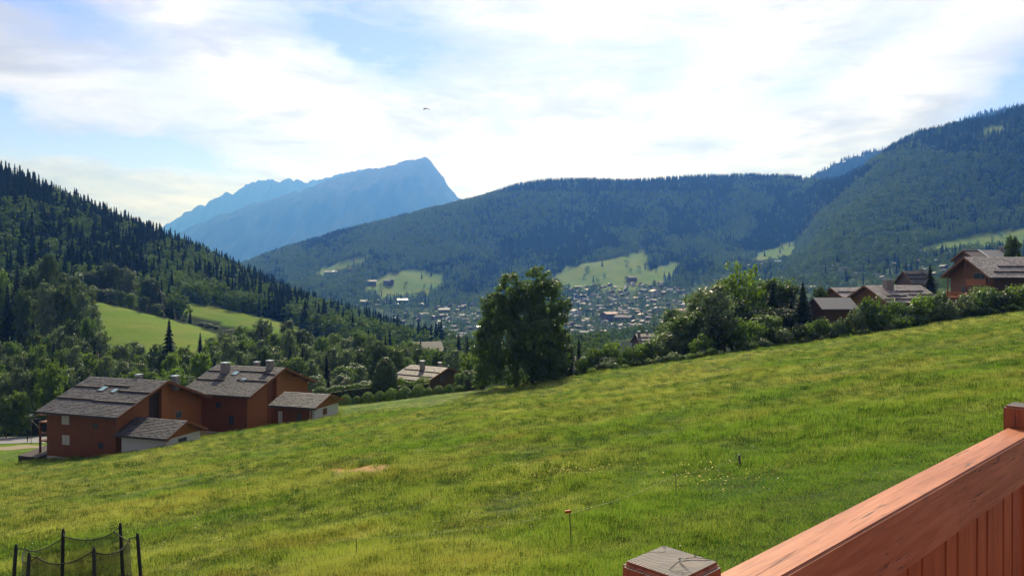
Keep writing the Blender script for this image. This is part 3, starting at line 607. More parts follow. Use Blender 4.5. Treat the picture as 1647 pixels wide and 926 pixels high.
# ---- chalet 1
N1 = (.947, -.32)
ap = P(270, 612, 120); g1 = -28.1
c1 = chalet('chalet', 'leftmost orange timber chalet with wide dark slate roof and two skylights', 'chalet', ap, N1, 15.5, 9.8, -20.95, g1, 'wall_orange', base_h=.5)
for y_, xa, xb in ((-3.0, -15.5, -10.0), (-2.3, -10.0, -5.2), (-3.6, -6.0, -0.2), (-6.2, -15.4, -8), (-6.4, -8, -.2)): snow_guard(c1, xa, xb, y_)
skylight(c1, -9.4, -3.3); skylight(c1, -6.8, -3.6, .9, 1.1); chimney(c1, -6.5, .9, .8, .8, .7); chimney(c1, -.9, 2.6, .9, .9, 1.2)
rake_purlin(c1, (-8, -4, 0, 4, 8))
MB().prism([(-.6, 0), (.9, 0), (.9, c1['hr'] - .75), (-.6, c1['hr'] - .7)], 'x', c1['x1'] - .1, c1['x1'] + .55).build('gable_pier', M['wall_orange'], c1['e'])
MB().prism([(-2.6, 0), (-.62, 0), (-.62, c1['hr'] - .8), (-2.6, c1['hr'] - 1.5)], 'x', c1['x1'] - .1, c1['x1'] + .03).build('recess_shade_panel', M['dark_wood'], c1['e'])  # flush dark panel paints the shade of a recess onto the gable
window(c1, 'g', -4.2, 4.1, .9, 1.2); window(c1, 'g', 3.6, 4.6, 1.3, 1.2)
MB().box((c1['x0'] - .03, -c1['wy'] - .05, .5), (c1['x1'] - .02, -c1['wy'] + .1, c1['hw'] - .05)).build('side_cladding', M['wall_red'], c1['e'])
for x_, z_ in ((-10.6, 2.3), (-10.7, 5.3)): window(c1, 'n', x_, z_, 1.5, 1.5, 'shutter', 'shutter', 'shuttered_window')
window(c1, 'n', -5.0, 5.0, 1.0, .9, 'glass', 'beam_wood'); window(c1, 'n', -4.0, 2.2, 1.0, 1.0, 'glass', 'beam_wood')
for z_ in (2.6, 5.4):     # balconies on the left end
    o = MB().box((c1['x0'] - 1.9, -c1['wy'] + .2, z_ - .2), (c1['x0'], c1['wy'] - .4, z_)).build('balcony', M['beam_wood'], c1['e'])
    MB().box((c1['x0'] - 1.9, -c1['wy'] + .2, z_ + .9), (c1['x0'] - 1.8, c1['wy'] - .4, z_ + 1.02)).box((c1['x0'] - 1.8, -c1['wy'] + .2, z_ + .9), (c1['x0'], -c1['wy'] + .3, z_ + 1.02)).build('handrail', M['beam_wood'], o)
for z_ in (0,): 
    for y_ in (-c1['wy'] + .3, 0, c1['wy'] - .5): MB().box((c1['x0'] - 1.9, y_ - .12, -1), (c1['x0'] - 1.66, y_ + .12, 5.2)).build('post', M['beam_wood'], c1['e'])
MB().prism([(-c1['wy'] - 1.5, -.6), (-c1['wy'] + 4, -.6), (-c1['wy'] + 4, 1.2), (-c1['wy'] - 1.5, .5)], 'x', c1['x0'] - 4.0, c1['x0'] - .1).build('lean_to', M['dark_wood'], c1['e'])
# annex of chalet 1 as a garage standing against the gable
ap = P(302, 676, 112)
a1 = chalet('garage', 'white walled garage with small slate roof against the leftmost chalet', 'garage', ap, N1, 9.4, 4.1, -23.45, -27.9, 'plaster', ohg=.7, ohe=.7)
MB().prism([(-3.38, a1['hr'] - 2.1), (3.38, a1['hr'] - 2.1), (3.38, a1['hr'] - 1.85), (0, a1['hr'] - .36), (-3.38, a1['hr'] - 1.85)], 'x', a1['x1'] - .1, a1['x1'] + .04).build('gable_cladding', M['wall_orange'], a1['e'])
window(a1, 'g', -.3, 2.9, 1.7, 1.0, 'glass', 'window_frame'); rake_purlin(a1, (-3, 3))
# ---- chalet 2
ap = P(458.6, 591, 137)
c2 = chalet('chalet', 'orange timber chalet between the leftmost chalet and the hedge, two stone chimneys on top', 'chalet', ap, N1, 14.6, 9.8, -20.75, -28.4, 'wall_orange', base_h=1.3)
for y_, xa, xb in ((-2.4, -14.4, -10.5), (-2.0, -8.4, -2.6), (-2.6, -2.6, -.2), (-5.4, -14.4, -8.6), (-5.0, -6.2, -.2)): snow_guard(c2, xa, xb, y_)
skylight(c2, -8.2, -2.9); skylight(c2, -5.0, -4.9, 1.1, 1.0); chimney(c2, -10.6, -2.6, 1.25, 1.1, 1.5); chimney(c2, -2.7, -.6, 1.0, 1.0, 1.2); chimney(c2, -7.0, 1.5, .8, .8, .9)
rake_purlin(c2, (-8, -4, 0, 4, 8))
MB().prism([(-1.6, 0), (.1, 0), (.1, c2['hr'] - .75), (-1.6, c2['hr'] - 1.1)], 'x', c2['x1'] - .1, c2['x1'] + .6).build('gable_pier', M['wall_orange'], c2['e'])
MB().prism([(-3.4, 0), (-1.62, 0), (-1.62, c2['hr'] - 1.3), (-3.4, c2['hr'] - 1.8)], 'x', c2['x1'] - .1, c2['x1'] + .03).build('recess_shade_panel', M['wall_red'], c2['e'])  # darker flush panel, recess shade painted the same way
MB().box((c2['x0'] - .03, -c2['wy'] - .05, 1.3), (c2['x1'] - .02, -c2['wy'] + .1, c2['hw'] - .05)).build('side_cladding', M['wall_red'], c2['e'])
for x_, z_ in ((-11.2, 3.4), (-11.2, 6.0)): window(c2, 'n', x_, z_, 1.3, 1.3 if z_ < 5 else .9, 'shutter', 'shutter', 'shuttered_window')
window(c2, 'g', 2.8, 4.8, 1.3, 1.2); window(c2, 'n', -4.4, 2.6, 1.1, 1.6, 'glass', 'beam_wood'); window(c2, 'n', -7, 5.2, 1.1, 1.1, 'glass', 'beam_wood')
balcony_g(c2, 5.4, 8.4, 5.1)
ap = P(531.5, 633.6, 130)
a2 = chalet('porch_annex', 'low annex with open porch and white gable wall joined to the chalet beside the lawn', 'annex', ap, N1, 9.0, 4.6, -22.25, -25.3, 'plaster', ohg=.7, ohe=.9)
MB().prism([(-3.68, a2['hr'] - 2.0), (3.68, a2['hr'] - 2.0), (3.68, a2['hr'] - 1.7), (0, a2['hr'] - .36), (-3.68, a2['hr'] - 1.7)], 'x', a2['x1'] - .1, a2['x1'] + .04).build('gable_cladding', M['wall_orange'], a2['e'])
MB().box((a2['x0'], -a2['wy'] - .06, -1.5), (a2['x1'] - .9, -a2['wy'] + .1, a2['hw'])).build('porch_cladding', M['wall_red'], a2['e'])
window(a2, 'g', -.6, 1.35, 1.2, 1.0, 'beam_wood', 'beam_wood'); window(a2, 'n', -3.6, 0, .9, 2.1, 'glass', 'plaster', 'door'); window(a2, 'n', -7.2, 0, .9, 2.1, 'shutter', 'plaster', 'door')
for x_ in (-8.2, -5.4, -1.0): MB().box((x_, -a2['w'] + .25, -1), (x_ + .16, -a2['w'] + .4, a2['he'] - .1)).build('post', M['beam_wood'], a2['e'])
# ---- chalet 5 behind the ball hedge
ap = P(720.4, 591.2, 200)
c5 = chalet('chalet', 'brown timber chalet half hidden behind the row of clipped ball shrubs', 'chalet', ap, (.842, -.539), 12.5, 8.4, -27.5, -32.0, 'wall_brown', 'slate_brown')
for y_, xa, xb in ((-3.0, -12, -6.5), (-3.4, -6.5, -.2), (-6.2, -12, -.2)): snow_guard(c5, xa, xb, y_)
chimney(c5, -6.6, -2.2, 1.0, 1.0, 2.0); chimney(c5, -3.8, 1.6, .8, .8, 1.2); window(c5, 'g', -1.0, 3.6, 1.1, 1.6); window(c5, 'g', 2.6, 1.2, 1.2, 1.2); window(c5, 'g', -4, 1.2, 1.2, 1.2); rake_purlin(c5, (-6, -3, 0, 3, 6))
# ---- right hand chalets
NR = (-.974, -.225)
ap = P(1390.2, 458.9, 183)
c3 = chalet('chalet', 'tan timber chalet with pale slate roof and square stone chimney above the shrubs', 'chalet', ap, NR, 15.5, 8.0, -7.25, -14.2, 'wall_tan', 'slate_light', near=1)
for y_, xa, xb in ((3.0, -13.4, -6), (4.6, -15, -8.2), (5.0, -7.4, -2), (6.6, -15, -.2)): snow_guard(c3, xa, xb, y_, .2)
chimney(c3, -5.2, 1.6, 1.9, 1.5, 1.9); rake_purlin(c3, (-6, -3, 0, 3, 6)); balcony_g(c3, -2.5, 4.8, 3.4, 1.3, .95, 'terrace_wood'); window(c3, 'g', 1, 4.0, 2.4, 1.6); window(c3, 'g', -4, 2.0, 1.2, 1.2); window(c3, 'n', -6, 3.2, 1.2, 1.2)
ap = P(1550.6, 413.2, 165)
c4 = chalet('chalet', 'tall timber chalet at the right edge with balcony under its gable and pale slate roof', 'chalet', ap, (-.9986, -.052), 22, 8.2, -1.4, -9.6, 'wall_tan', 'slate_light', near=1, ohg=1.6)
for y_, xa, xb in ((4.1, -13, -4.6), (6.2, -21, -2.2), (4.0, -21, -14)): snow_guard(c4, xa, xb, y_, .22)
rake_purlin(c4, (-6, -3, 0, 3, 6)); balcony_g(c4, .3, 6.6, 6.7, 1.4, 1.05, 'terrace_wood'); balcony_g(c4, -6.5, 6.6, 3.9, 1.4, 1.0, 'terrace_wood'); window(c4, 'g', 3.2, 7.0, 4.6, 2.1); window(c4, 'g', 3.6, 4.2, 1.6, 2.0); window(c4, 'g', -2.5, 4.2, 1.6, 2.0)
for y_ in (-6.3, 0, 6.3): MB().box((c4['x1'] + 1.12, y_ - .1, -1), (c4['x1'] + 1.3, y_ + .1, rz_at(c4, y_) - .75)).build('post', M['beam_wood'], c4['e'])
window(c4, 'n', -9.5, 3.2, 1.2, 2.4, 'skylight_glass', 'window_frame'); window(c4, 'n', -4.5, 5.0, 1.2, 1.1); window(c4, 'n', -14, 3.2, 1.2, 1.2)
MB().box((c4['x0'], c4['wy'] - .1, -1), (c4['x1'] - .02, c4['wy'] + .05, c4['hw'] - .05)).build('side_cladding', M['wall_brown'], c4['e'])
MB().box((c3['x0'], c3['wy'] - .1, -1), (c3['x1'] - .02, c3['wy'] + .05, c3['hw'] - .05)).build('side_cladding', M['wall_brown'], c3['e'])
c6 = chalet('chalet', 'small pale roofed chalet behind the gable of the chalet with the square chimney', 'chalet', P(1336, 462.4, 205), NR, 13, 5.0, -6.9, -14, 'wall_brown', 'slate_light', near=1, ohg=.6)
snow_guard(c6, -12, -.2, 2.4, .2); window(c6, 'g', 0, 3.5, 1.2, 1.2)
c7 = chalet('shed', 'dark brown shed with smooth grey roof beside the tall spruce', 'shed', P(1309, 478.8, 168), (-.9986, -.052), 8.0, 4.2, -8.15, -13.4, 'wall_brown', 'slate_dark', near=1, ohg=.3, ohe=.3, slates=False, roof_t=.16)
for sg in (-1, 1):
    MB().prism([(0, c7['hr'] + .03), (sg * 4.2, c7['he'] + .03), (sg * 4.2, c7['he'] + .005), (0, c7['hr'] + .005)], 'x', -8.05, .15).build('roof_sheet', M['grey_metal_roof'], c7['e'])
window(c7, 'n', -3, 1.8, 1.0, .9)
c8 = chalet('chalet', 'small distant chalet with ridged slate roof beside the dark spruce above the shrubs', 'chalet', P(1452, 435.8, 262), (-.999, -.03), 8.6, 6.0, -4.3, -10, 'wall_brown', 'slate_dark', near=1, ohg=.5)
for y_ in (1.8, 3.8): snow_guard(c8, -8.4, -.1, y_, .25)
chimney(c8, -6.2, .4, .8, .8, 1.0, cap=True)
c9 = chalet('chalet', 'grey roofed chalet rising behind the tall timber chalet at the right edge', 'chalet', P(1549, 402.3, 212), (-.999, -.03), 12.5, 6.0, 2.7, -9, 'wall_brown', 'slate_dark', near=1, ohg=.5, slates=False)
MB().prism([(0, c9['hr'] + .05), (6.05, c9['he'] + .05), (6.05, c9['he'] + .01), (0, c9['hr'] + .01)], 'x', -12.5, -4.4).build('roof_sheet', M['grey_metal_roof'], c9['e'])
MB().prism([(0, c9['hr'] + .22), (6.05, c9['he'] + .22), (6.05, c9['he'] + .01), (0, c9['hr'] + .01)], 'x', -4.35, -4.05).build('verge_trim', M['plaster'], c9['e'])
MB().box((-4.0, -.15, c9['hr'] + .01), (.1, .2, c9['hr'] + .25)).build('ridge_cap', M['plaster'], c9['e'])
chimney(c9, -10.6, .2, 1.0, 1.0, .9)
c10 = chalet('chalet', 'low slate roofed chalet with bright capped chimneys behind shrubs right of the big tree', 'chalet', P(1022, 537, 330), (-.985, -.17), 14.5, 7.0, -30.8, -36, 'wall_brown', 'slate_brown', near=1, ohg=.6)
for y_ in (2.2, 4.6): snow_guard(c10, -14, -.2, y_, .22)
chimney(c10, -1.2, 1.0, 1.1, 1.1, 1.5); chimney(c10, -5.5, -1.5, .9, .9, 1.8); chimney(c10, -9.5, .8, .9, .9, 1.3)
c11 = chalet('chalet', 'bluish grey roofed chalet seen between treetops left of the big tree', 'chalet', P(664, 550, 400), (-.94, -.34), 15, 7.5, -41.2, -47, 'wall_brown', 'slate_dark', near=1, ohg=.8)
window(c11, 'n', -6, 2, 1.2, 1.2)
c12 = chalet('outbuilding', 'small pale grey outbuilding low beside the foot of the big tree', 'outbuilding', P(921, 573, 185), (-.99, -.1), 3.2, 1.7, -21.2, -24.5, 'concrete', 'slate_dark', near=1, ohg=.2, ohe=.2, slates=False, roof_t=.14)
c13 = chalet('outbuilding', 'low outbuilding with pale blue metal roof behind the leftmost chalet and hedge', 'outbuilding', P(53, 648, 222), (-.93, -.36), 6, 3.6, -38.8, -44, 'wall_brown', 'slate_dark', near=1, ohg=.2, ohe=.2, slates=False, roof_t=.1)
MB().prism([(0, c13['hr'] + .04), (3.6, c13['he'] + .04), (3.6, c13['he'] + .01), (0, c13['hr'] + .01)], 'x', -6, 0).build('roof_sheet', M['pale_metal'], c13['e'])
for c_ in (c1, a1, c2, a2, c5, c3, c4, c6, c7, c8, c9, c10, c11, c12, c13): finish_props(c_)
fp = gpx(333, 134); e = tag(empty('fence', (fp.x, fp.y, -28.0), math.atan2(.32, -.947) + math.pi), 'low dark timber fence before the white plinth between the two left chalets', 'fence')
for i in range(5): MB().box((i * .95 - .06, -.05, -.6), (i * .95 + .06, .05, 1.0)).build('post', M['dark_wood'], e)
for z_ in (.25, .75): MB().box((-.2, -.09, z_), (4.0, -.052, z_ + .16)).build('rail', M['dark_wood'], e)
# terrace with orange boards
tp = P(1527, 478.5, 160); e = tag(empty('terrace', (tp.x, tp.y, -8.2), 0.02), 'raised timber terrace with bright orange parapet left of the tall right chalet', 'terrace')
MB().box((0, 0, 0), (4.6, 3.5, .18)).build('deck', M['terrace_wood'], e)
for x_ in (.1, 2.2, 4.4): MB().box((x_, .05, -3), (x_ + .14, .19, 0)).build('post', M['beam_wood'], e)
for i in range(4): MB().box((-.05, -.1, .2 + i * .29), (4.65, -.04, .2 + i * .29 + .27)).build('plank', M['terrace_wood'], e)
for x_ in (.1, 2.2, 4.4): MB().box((x_, -.03, .18), (x_ + .12, .09, 1.3)).build('rail_post', M['beam_wood'], e)

# ------------------------------------------------------------------ road and lower left
V = []; n_ = 40
for i in range(n_ + 1):
    px_ = -700 + (118 + 700) * i / n_
    for D_ in (181, 203):
        q = gpx(px_, D_); V.append((q.x, q.y, q.z + .10))
V = np.array(V); rd = obj('road', mesh_arr('road', V, [(2 * i, 2 * i + 2, 2 * i + 3, 2 * i + 1) for i in range(n_)], [M['asphalt']], True)); tag(rd, 'grey asphalt road passing behind the leftmost chalet', None, None, 'structure')
V = []
for i in range(n_ + 1):
    px_ = -100 + 210 * i / n_
    for j, D_ in enumerate((158, 172)):
        q = gpx(px_, D_ + 2 * math.sin(i * .5 + j)); V.append((q.x, q.y, q.z + .06))
pt = obj('path', mesh_arr('path', V, [(2 * i, 2 * i + 2, 2 * i + 3, 2 * i + 1) for i in range(n_)], [M['dirt']], True)); tag(pt, 'bare earth path along the verge below the road', None, None, 'structure')
# street lamp
lp = gpx(50, 178); e = tag(empty('street_lamp', lp, 0), 'slim street lamp with bright flat head standing by the road at far left', 'street lamp')
MB().tube([(0, 0, -.3), (0, 0, 5.6), (-.3, .2, 6.6)], [.07, .05, .04], 8).build('pole', M['stake_grey'], e)
MB().prism([(-.25, 6.55), (.25, 6.6), (.22, 6.75), (-.2, 6.72)], 'y', -.5, .5).build('lamp_head', M['metal'], e)
MB().tube([(0, 0, 5.6), (3.2, -.8, 2.8)], [.03, .03], 5).build('stay_cable', M['stake_grey'], e)
# person on the verge
pp = gpx(44, 182.5); e = tag(empty('person', pp, R(70)), 'person in dark clothes walking along the road edge at far left', 'person')
def skin(name, verts, edges, rad, m_, parent, sub=1):
    me = bpy.data.meshes.new(name); me.from_pydata(verts, edges, []); me.materials.append(m_); o = obj(name, me, parent)
    md = o.modifiers.new('skin', 'SKIN'); md.use_smooth_shade = True
    for i, r_ in enumerate(rad): me.skin_vertices[0].data[i].radius = (r_, r_)
    me.skin_vertices[0].data[0].use_root = True
    s_ = o.modifiers.new('sub', 'SUBSURF'); s_.levels = sub; s_.render_levels = sub; return o
skin('body', [(0, 0, .93), (0, 0, 1.2), (.02, 0, 1.42), (.03, 0, 1.52), (.05, 0, 1.66), (.05, .19, 1.40), (.1, .24, 1.12), (.22, .22, .9), (.05, -.19, 1.40), (-.06, -.24, 1.12), (.02, -.22, .88),
              (.02, .1, .88), (.2, .1, .5), (.12, .1, .08), (.28, .1, .04), (-.02, -.1, .88), (-.05, -.1, .48), (-.3, -.1, .12), (-.18, -.1, .04)],
     [(0, 1), (1, 2), (2, 3), (3, 4), (2, 5), (5, 6), (6, 7), (2, 8), (8, 9), (9, 10), (0, 11), (11, 12), (12, 13), (13, 14), (0, 15), (15, 16), (16, 17), (17, 18)],
     [.15, .14, .15, .055, .10, .06, .045, .035, .06, .045, .035, .095, .065, .045, .04, .095, .065, .045, .04], M['cloth_dark'], e)
MB().tube([(.06, 0, 1.58), (.05, 0, 1.70), (.04, 0, 1.78)], [.10, .105, .05], 8).build('hair', M['dark_wood'], e)
st = gpx(68, 178); tag(obj('stone', MB().tube([(0, 0, 0), (.05, 0, .25), (.02, .05, .42)], [.42, .38, .12], 7).mesh('stone', M['plaster']), None, st), 'pale stone on the grass verge right of the walking person', 'stone')

# ------------------------------------------------------------------ balcony railing (local x runs along the rail)
RB = Vector((.306, 1.49, 0)); ra = math.atan2(.694, .72)
e = tag(empty('balcony_railing', RB, ra), 'reddish stained timber balcony railing in the near right corner with square posts', 'railing')
def bmesh_part(name, mb, m_, bevel, parent, mats=None):
    me = mb.mesh(name, m_, bevel=bevel, seg=3)
    if mats:
        me.materials.append(mats)
        for p in me.polygons:
            if p.normal.z > .97: p.material_index = 1
    for p in me.polygons: p.use_smooth = p.area < .0006
    return obj(name, me, parent)
for x_, zt in ((0, -.557), (2.61, -.572), (-2.4, -.557)):
    o = bmesh_part('post', MB().box((-.07, -.07, -1.7 - zt), (.07, .07, 0)), M['post_wood'], .009, e, M['end_grain']); o.location = (x_, 0, zt)
for xa, xb in ((.072, 2.538), (-2.328, -.072), (2.682, 4.2)):
    bmesh_part('handrail', MB().box((xa, -.054, -.848), (xb, .054, -.663)), M['rail_wood'], .006, e)
    nb = int((xb - xa) / .112); wd = (xb - xa) / nb
    for i in range(nb):
        off = (i * 7 % 3) * .0025; o = bmesh_part('board', MB().box((-wd / 2 + .0015, -.014, -1.58), (wd / 2 - .0015, .014, -.8485)), M['board_wood'], .003, e)
        o.location = (xa + wd * (i + .5), .0 - off, 0)
    bmesh_part('bottom_rail', MB().box((xa, -.045, -1.66), (xb, .045, -1.582)), M['rail_wood'], .005, e)
dk = tag(empty('balcony_deck', RB, ra), 'timber balcony floor boards under the railing', 'balcony')
for i in range(16): bmesh_part('floor_board', MB().box((-3.2, -.19 - .145 * i, -1.75), (4.2, -.055 - .145 * i, -1.722)), M['board_wood'], .003, dk)
for x_ in (-2.4, 0, 2.3): MB().box((x_ - .06, -2.4, -1.95), (x_ + .06, -.05, -1.752)).build('joist', M['beam_wood'], dk)

# ------------------------------------------------------------------ trampoline
tc_ = P(125, 866, 22); slope_b, slope_c = .0, -.10
e = tag(empty('trampoline', (tc_.x, tc_.y, 0), R(29.3)), 'round trampoline with six black padded poles and dark safety net at lower left', 'trampoline')
def top_z(x, y): return tc_.z + x * slope_b + y * slope_c
tops = []; rp, rnet, Hn = 1.56, 1.33, 2.45
def tw_(x, y): return gz(tc_.x + .872 * x - .489 * y, tc_.y + .489 * x + .872 * y)
for k in range(6):
    a = R(44 - 60 * k); x_, y_ = rp * math.cos(a), rp * math.sin(a); zt = top_z(x_, y_) + (.06, -.02, .0, .03, .0, .05)[k]; s_ = 1.11
    gx_, gy_ = x_ * s_, y_ * s_; zb = tw_(gx_, gy_) - .2
    o = MB().tube([(gx_, gy_, zb), (x_, y_, zt - .06)], [.052, .048], 10).build('pole', M['black_foam'], e)
    MB().tube([(x_, y_, zt - .062), (x_, y_, zt - .01), (x_ * .99, y_ * .99, zt + .02)], [.035, .04, .02], 8).build('cap', M['rope'], o); tops.append((x_, y_, zt - .10))
NS = 72; ringz = []
for i in range(NS):
    a = 2 * math.pi * i / NS; kk = (R(44) - a) / R(60); fr = kk - math.floor(kk); sag = .30 * (1 - (2 * fr - 1) ** 2) ** .9
    rr_ = rnet + .0; x_, y_ = rr_ * math.cos(a), rr_ * math.sin(a); ringz.append((x_, y_, top_z(x_, y_) - .12 - sag * .75))
V = []; Fc = []
for i, (x_, y_, z_) in enumerate(ringz):
    for j in range(5):
        t_ = j / 4; g_ = gz(tc_.x, tc_.y) + .75 + y_ * slope_c * .8; V.append((x_ * (1 + .05 * t_), y_ * (1 + .05 * t_), z_ * (1 - t_) + g_ * t_))
for i in range(NS):
    for j in range(4): a_ = i * 5 + j; b_ = ((i + 1) % NS) * 5 + j; Fc.append((a_, b_, b_ + 1, a_ + 1))
obj('net', mesh_arr('net', V, Fc, [M['net']], True), e)
rm = MB()
for i in range(NS): rm.tube([ringz[i], ringz[(i + 1) % NS]], .016, 5)
rm.build('net_rope', M['rope'], e)
for k, tp_ in enumerate(tops):
    j = int(round((R(44 - 60 * k) % (2 * math.pi)) / (2 * math.pi) * NS)) % NS; MB().tube([tp_, ringz[j]], .014, 5).build('tie_strap', M['rope'], e)
gm = gz(tc_.x, tc_.y) + .75; V = [(rnet * 1.06 * math.cos(2 * math.pi * i / 36), rnet * 1.06 * math.sin(2 * math.pi * i / 36), gm + rnet * (slope_b * math.cos(2 * math.pi * i / 36) + slope_c * .8 * math.sin(2 * math.pi * i / 36))) for i in range(36)]
V2 = [(x * 1.14, y * 1.14, z) for x, y, z in V]
MB().add(V + [(x, y, z - .02) for x, y, z in V], [tuple(range(36)), tuple(range(36, 72))[::-1]] + [(i, (i + 1) % 36, 36 + (i + 1) % 36, 36 + i) for i in range(36)]).build('jumping_mat', M['rope'], e)
MB().add(V + V2 + [(x, y, z - .06) for x, y, z in V2], [(i, (i + 1) % 36, 36 + (i + 1) % 36, 36 + i) for i in range(36)] + [(36 + i, 36 + (i + 1) % 36, 72 + (i + 1) % 36, 72 + i) for i in range(36)]).build('edge_pad', M['black_foam'], e)

# ------------------------------------------------------------------ electric fence stakes
stk = [(918, 22.0, 1.08, 'thin fence stake with orange insulator standing in the near grass'), (1087, 26, 1.0, 'thin hooked fence stake in the grass between the orange one and the short wooden post'),
       (573, 23.5, .95, 'faint fence stake low in the grass at the bottom centre of the meadow')]
wires = []
for i, (px_, D_, h_, lab) in enumerate(stk):
    g_ = gpx(px_, D_); e = tag(empty('fence_stake', g_, 0), lab, 'fence stake', 'stakes of the electric fence')
    MB().tube([(0, 0, -.15), (.0, 0, h_ * .5), (-.04 if i == 0 else 0, 0, h_)], .013, 6).build('rod', M['stake_grey'], e)
    if i == 0: MB().box((-.01, -.03, h_ - .03), (.16, .03, h_ + .05)).build('insulator', M['orange_plastic'], e, bevel=.01).rotation_euler = (0, R(-8), 0)
    elif i == 1: MB().tube([(0, 0, h_ - .02), (-.05, 0, h_ + .02), (-.12, 0, h_ + .0)], .010, 6).build('hook', M['stake_grey'], e)
    wires.append(g_ + Vector((0, 0, h_ - .02)))
g_ = gpx(1190, 30.5); e = tag(empty('wooden_post', g_, 0), 'short dark wooden post in the grass, the farthest of the fence line', 'post')
MB().tube([(0.02, 0, -.2), (.0, 0, .3), (-.03, 0, .62)], [.05, .045, .042], 8).build('shaft', M['stake_grey'], e)
wires.append(g_ + Vector((0, 0, .55)))
wf = MB(); pts_ = sorted(wires, key=lambda p: p.x); pts_ = [gpx(180, 30) + Vector((0, 0, .6))] + pts_
for a_, b_ in zip(pts_[:-1], pts_[1:]):
    prev = a_
    for k in range(1, 9):
        q = a_.lerp(b_, k / 8) + Vector((0, 0, -.12 * math.sin(math.pi * k / 8))); wf.tube([prev, q], 0.0016, 4); prev = q
tag(obj('fence_wire', wf.mesh('fence_wire', M['wire'])), 'thin pale wire strung between the fence stakes across the near meadow', 'wire')

# ------------------------------------------------------------------ paraglider
pc = P(686, 180, 1150); e = tag(empty('paraglider', pc, R(15)), 'tiny paraglider in the bright clouds above the cliff summit', 'paraglider')
V = []; n_ = 16
for i in range(n_ + 1):
    a = R(-62 + 124 * i / n_); ch = 1.8 * (math.cos(a * 1.15) ** .5); x_, z_ = 5.2 * math.sin(a), 5.2 * math.cos(a)
    for q_, th in ((-ch, 0), (-.2, .5), (ch, 0), (-.2, -.3)): V.append((x_ * (1 + th * .1), q_, z_ * (1 + th * .1) + q_ * .75))
V = [Vector(v) for v in V]; Fc = []
for i in range(n_):
    for k in range(4): Fc.append((i * 4 + k, i * 4 + (k + 1) % 4, (i + 1) * 4 + (k + 1) % 4, (i + 1) * 4 + k))
MB().add(V, Fc).build('canopy', M['canopy_cloth'], e)
lm = MB()
for a in (-50, -25, 25, 50): lm.tube([(5.1 * math.sin(R(a)), 0, 5.1 * math.cos(R(a))), (0, 0, -1.6)], .012, 4)
lo = lm.build('suspension_lines', M['rope'], e)
pe_ = tag(empty('person', pc + Vector((0, 0, -2.0)), R(15)), 'paraglider pilot hanging in a seated harness below the tiny canopy', 'person')
skin('body', [(0, 0, 0), (0, -.05, .3), (0, -.05, .55), (0, -.02, .68), (0, 0, .82), (.2, 0, .5), (.3, .1, .8), (-.2, 0, .5), (-.3, .1, .8), (.1, .35, .02), (.1, .6, -.3), (-.1, .35, .02), (-.1, .6, -.3)],
     [(0, 1), (1, 2), (2, 3), (3, 4), (2, 5), (5, 6), (2, 7), (7, 8), (0, 9), (9, 10), (0, 11), (11, 12)], [.2, .19, .17, .08, .12, .07, .05, .07, .05, .1, .07, .1, .07], M['cloth_dark'], pe_)

# ------------------------------------------------------------------ hedges and clipped shrubs
def shell_mesh(name, r3, n, leaf, seed, m_, flat=.0):
    rng = np.random.default_rng(seed); d = rng.normal(size=(n, 3)); d /= np.linalg.norm(d, axis=1)[:, None]; d[:, 2] = np.abs(d[:, 2]) * 1.0 - .35 * (rng.uniform(size=n) < .4); 
    jit = rng.uniform(.86, 1.03, n)[:, None]; c = d * np.array(r3) * jit + np.array([0, 0, r3[2] * .32]); c[:, 2] = np.maximum(c[:, 2], .05)
    return leaf_mesh(name, c, d + rng.normal(size=(n, 3)) * .5, leaf * rng.uniform(.6, 1.3, n), rng.uniform(size=n), rng, m_)
BALL = [shell_mesh('crown', (1, 1, 1.25), 1500, .085, 300 + i, M['leaf_mid']) for i in range(2)]
balls = [556, 574, 592, 611, 630, 651, 673, 690, 706, 722, 738, 752]; bw = [18, 15, 20, 17, 22, 22, 21, 15, 17, 15, 14, 16]
names_ = ['first', 'second', 'third', 'fourth', 'fifth', 'sixth', 'seventh', 'eighth', 'ninth', 'tenth', 'eleventh', 'last']
for i, (px_, wp) in enumerate(zip(balls, bw)):
    D_ = 164 + .3 * i; r_ = wp * D_ / F / 2
    tree('clipped_shrub', gpx(px_, D_), BALL[i % 2], BUSH_STEM, (r_ * 1.1, r_ * 1.1, r_ * (1.1 if i % 3 else 1.25)), names_[i] + ' from the left in the row of clipped ball shrubs along the lawn', 'shrub', 'clipped ball shrubs along the lawn', rg.uniform(0, 6), 'stem')
DOME = shell_mesh('crown', (1, 1, 2.0), 6000, .07, 311, M['leaf_dark'])
q = gpx(620, 176); r_ = 21 * 176 / F; tree('topiary', q, DOME, BUSH_STEM, (r_, r_, (tab(PYN, 620, 176) - 574) / F * 176 / 2.66), 'tall dark clipped dome shaped evergreen behind the ball shrubs', 'topiary', None, 0, 'stem')
q = gpx(516, 172); tree('clipped_shrub', q + Vector((0, 0, 3.2)), BALL[0], BUSH_STEM, (1.5, 1.5, 1.1), 'round bright green shrub topping the left end of the long hedge', 'shrub', None, 1, 'stem')
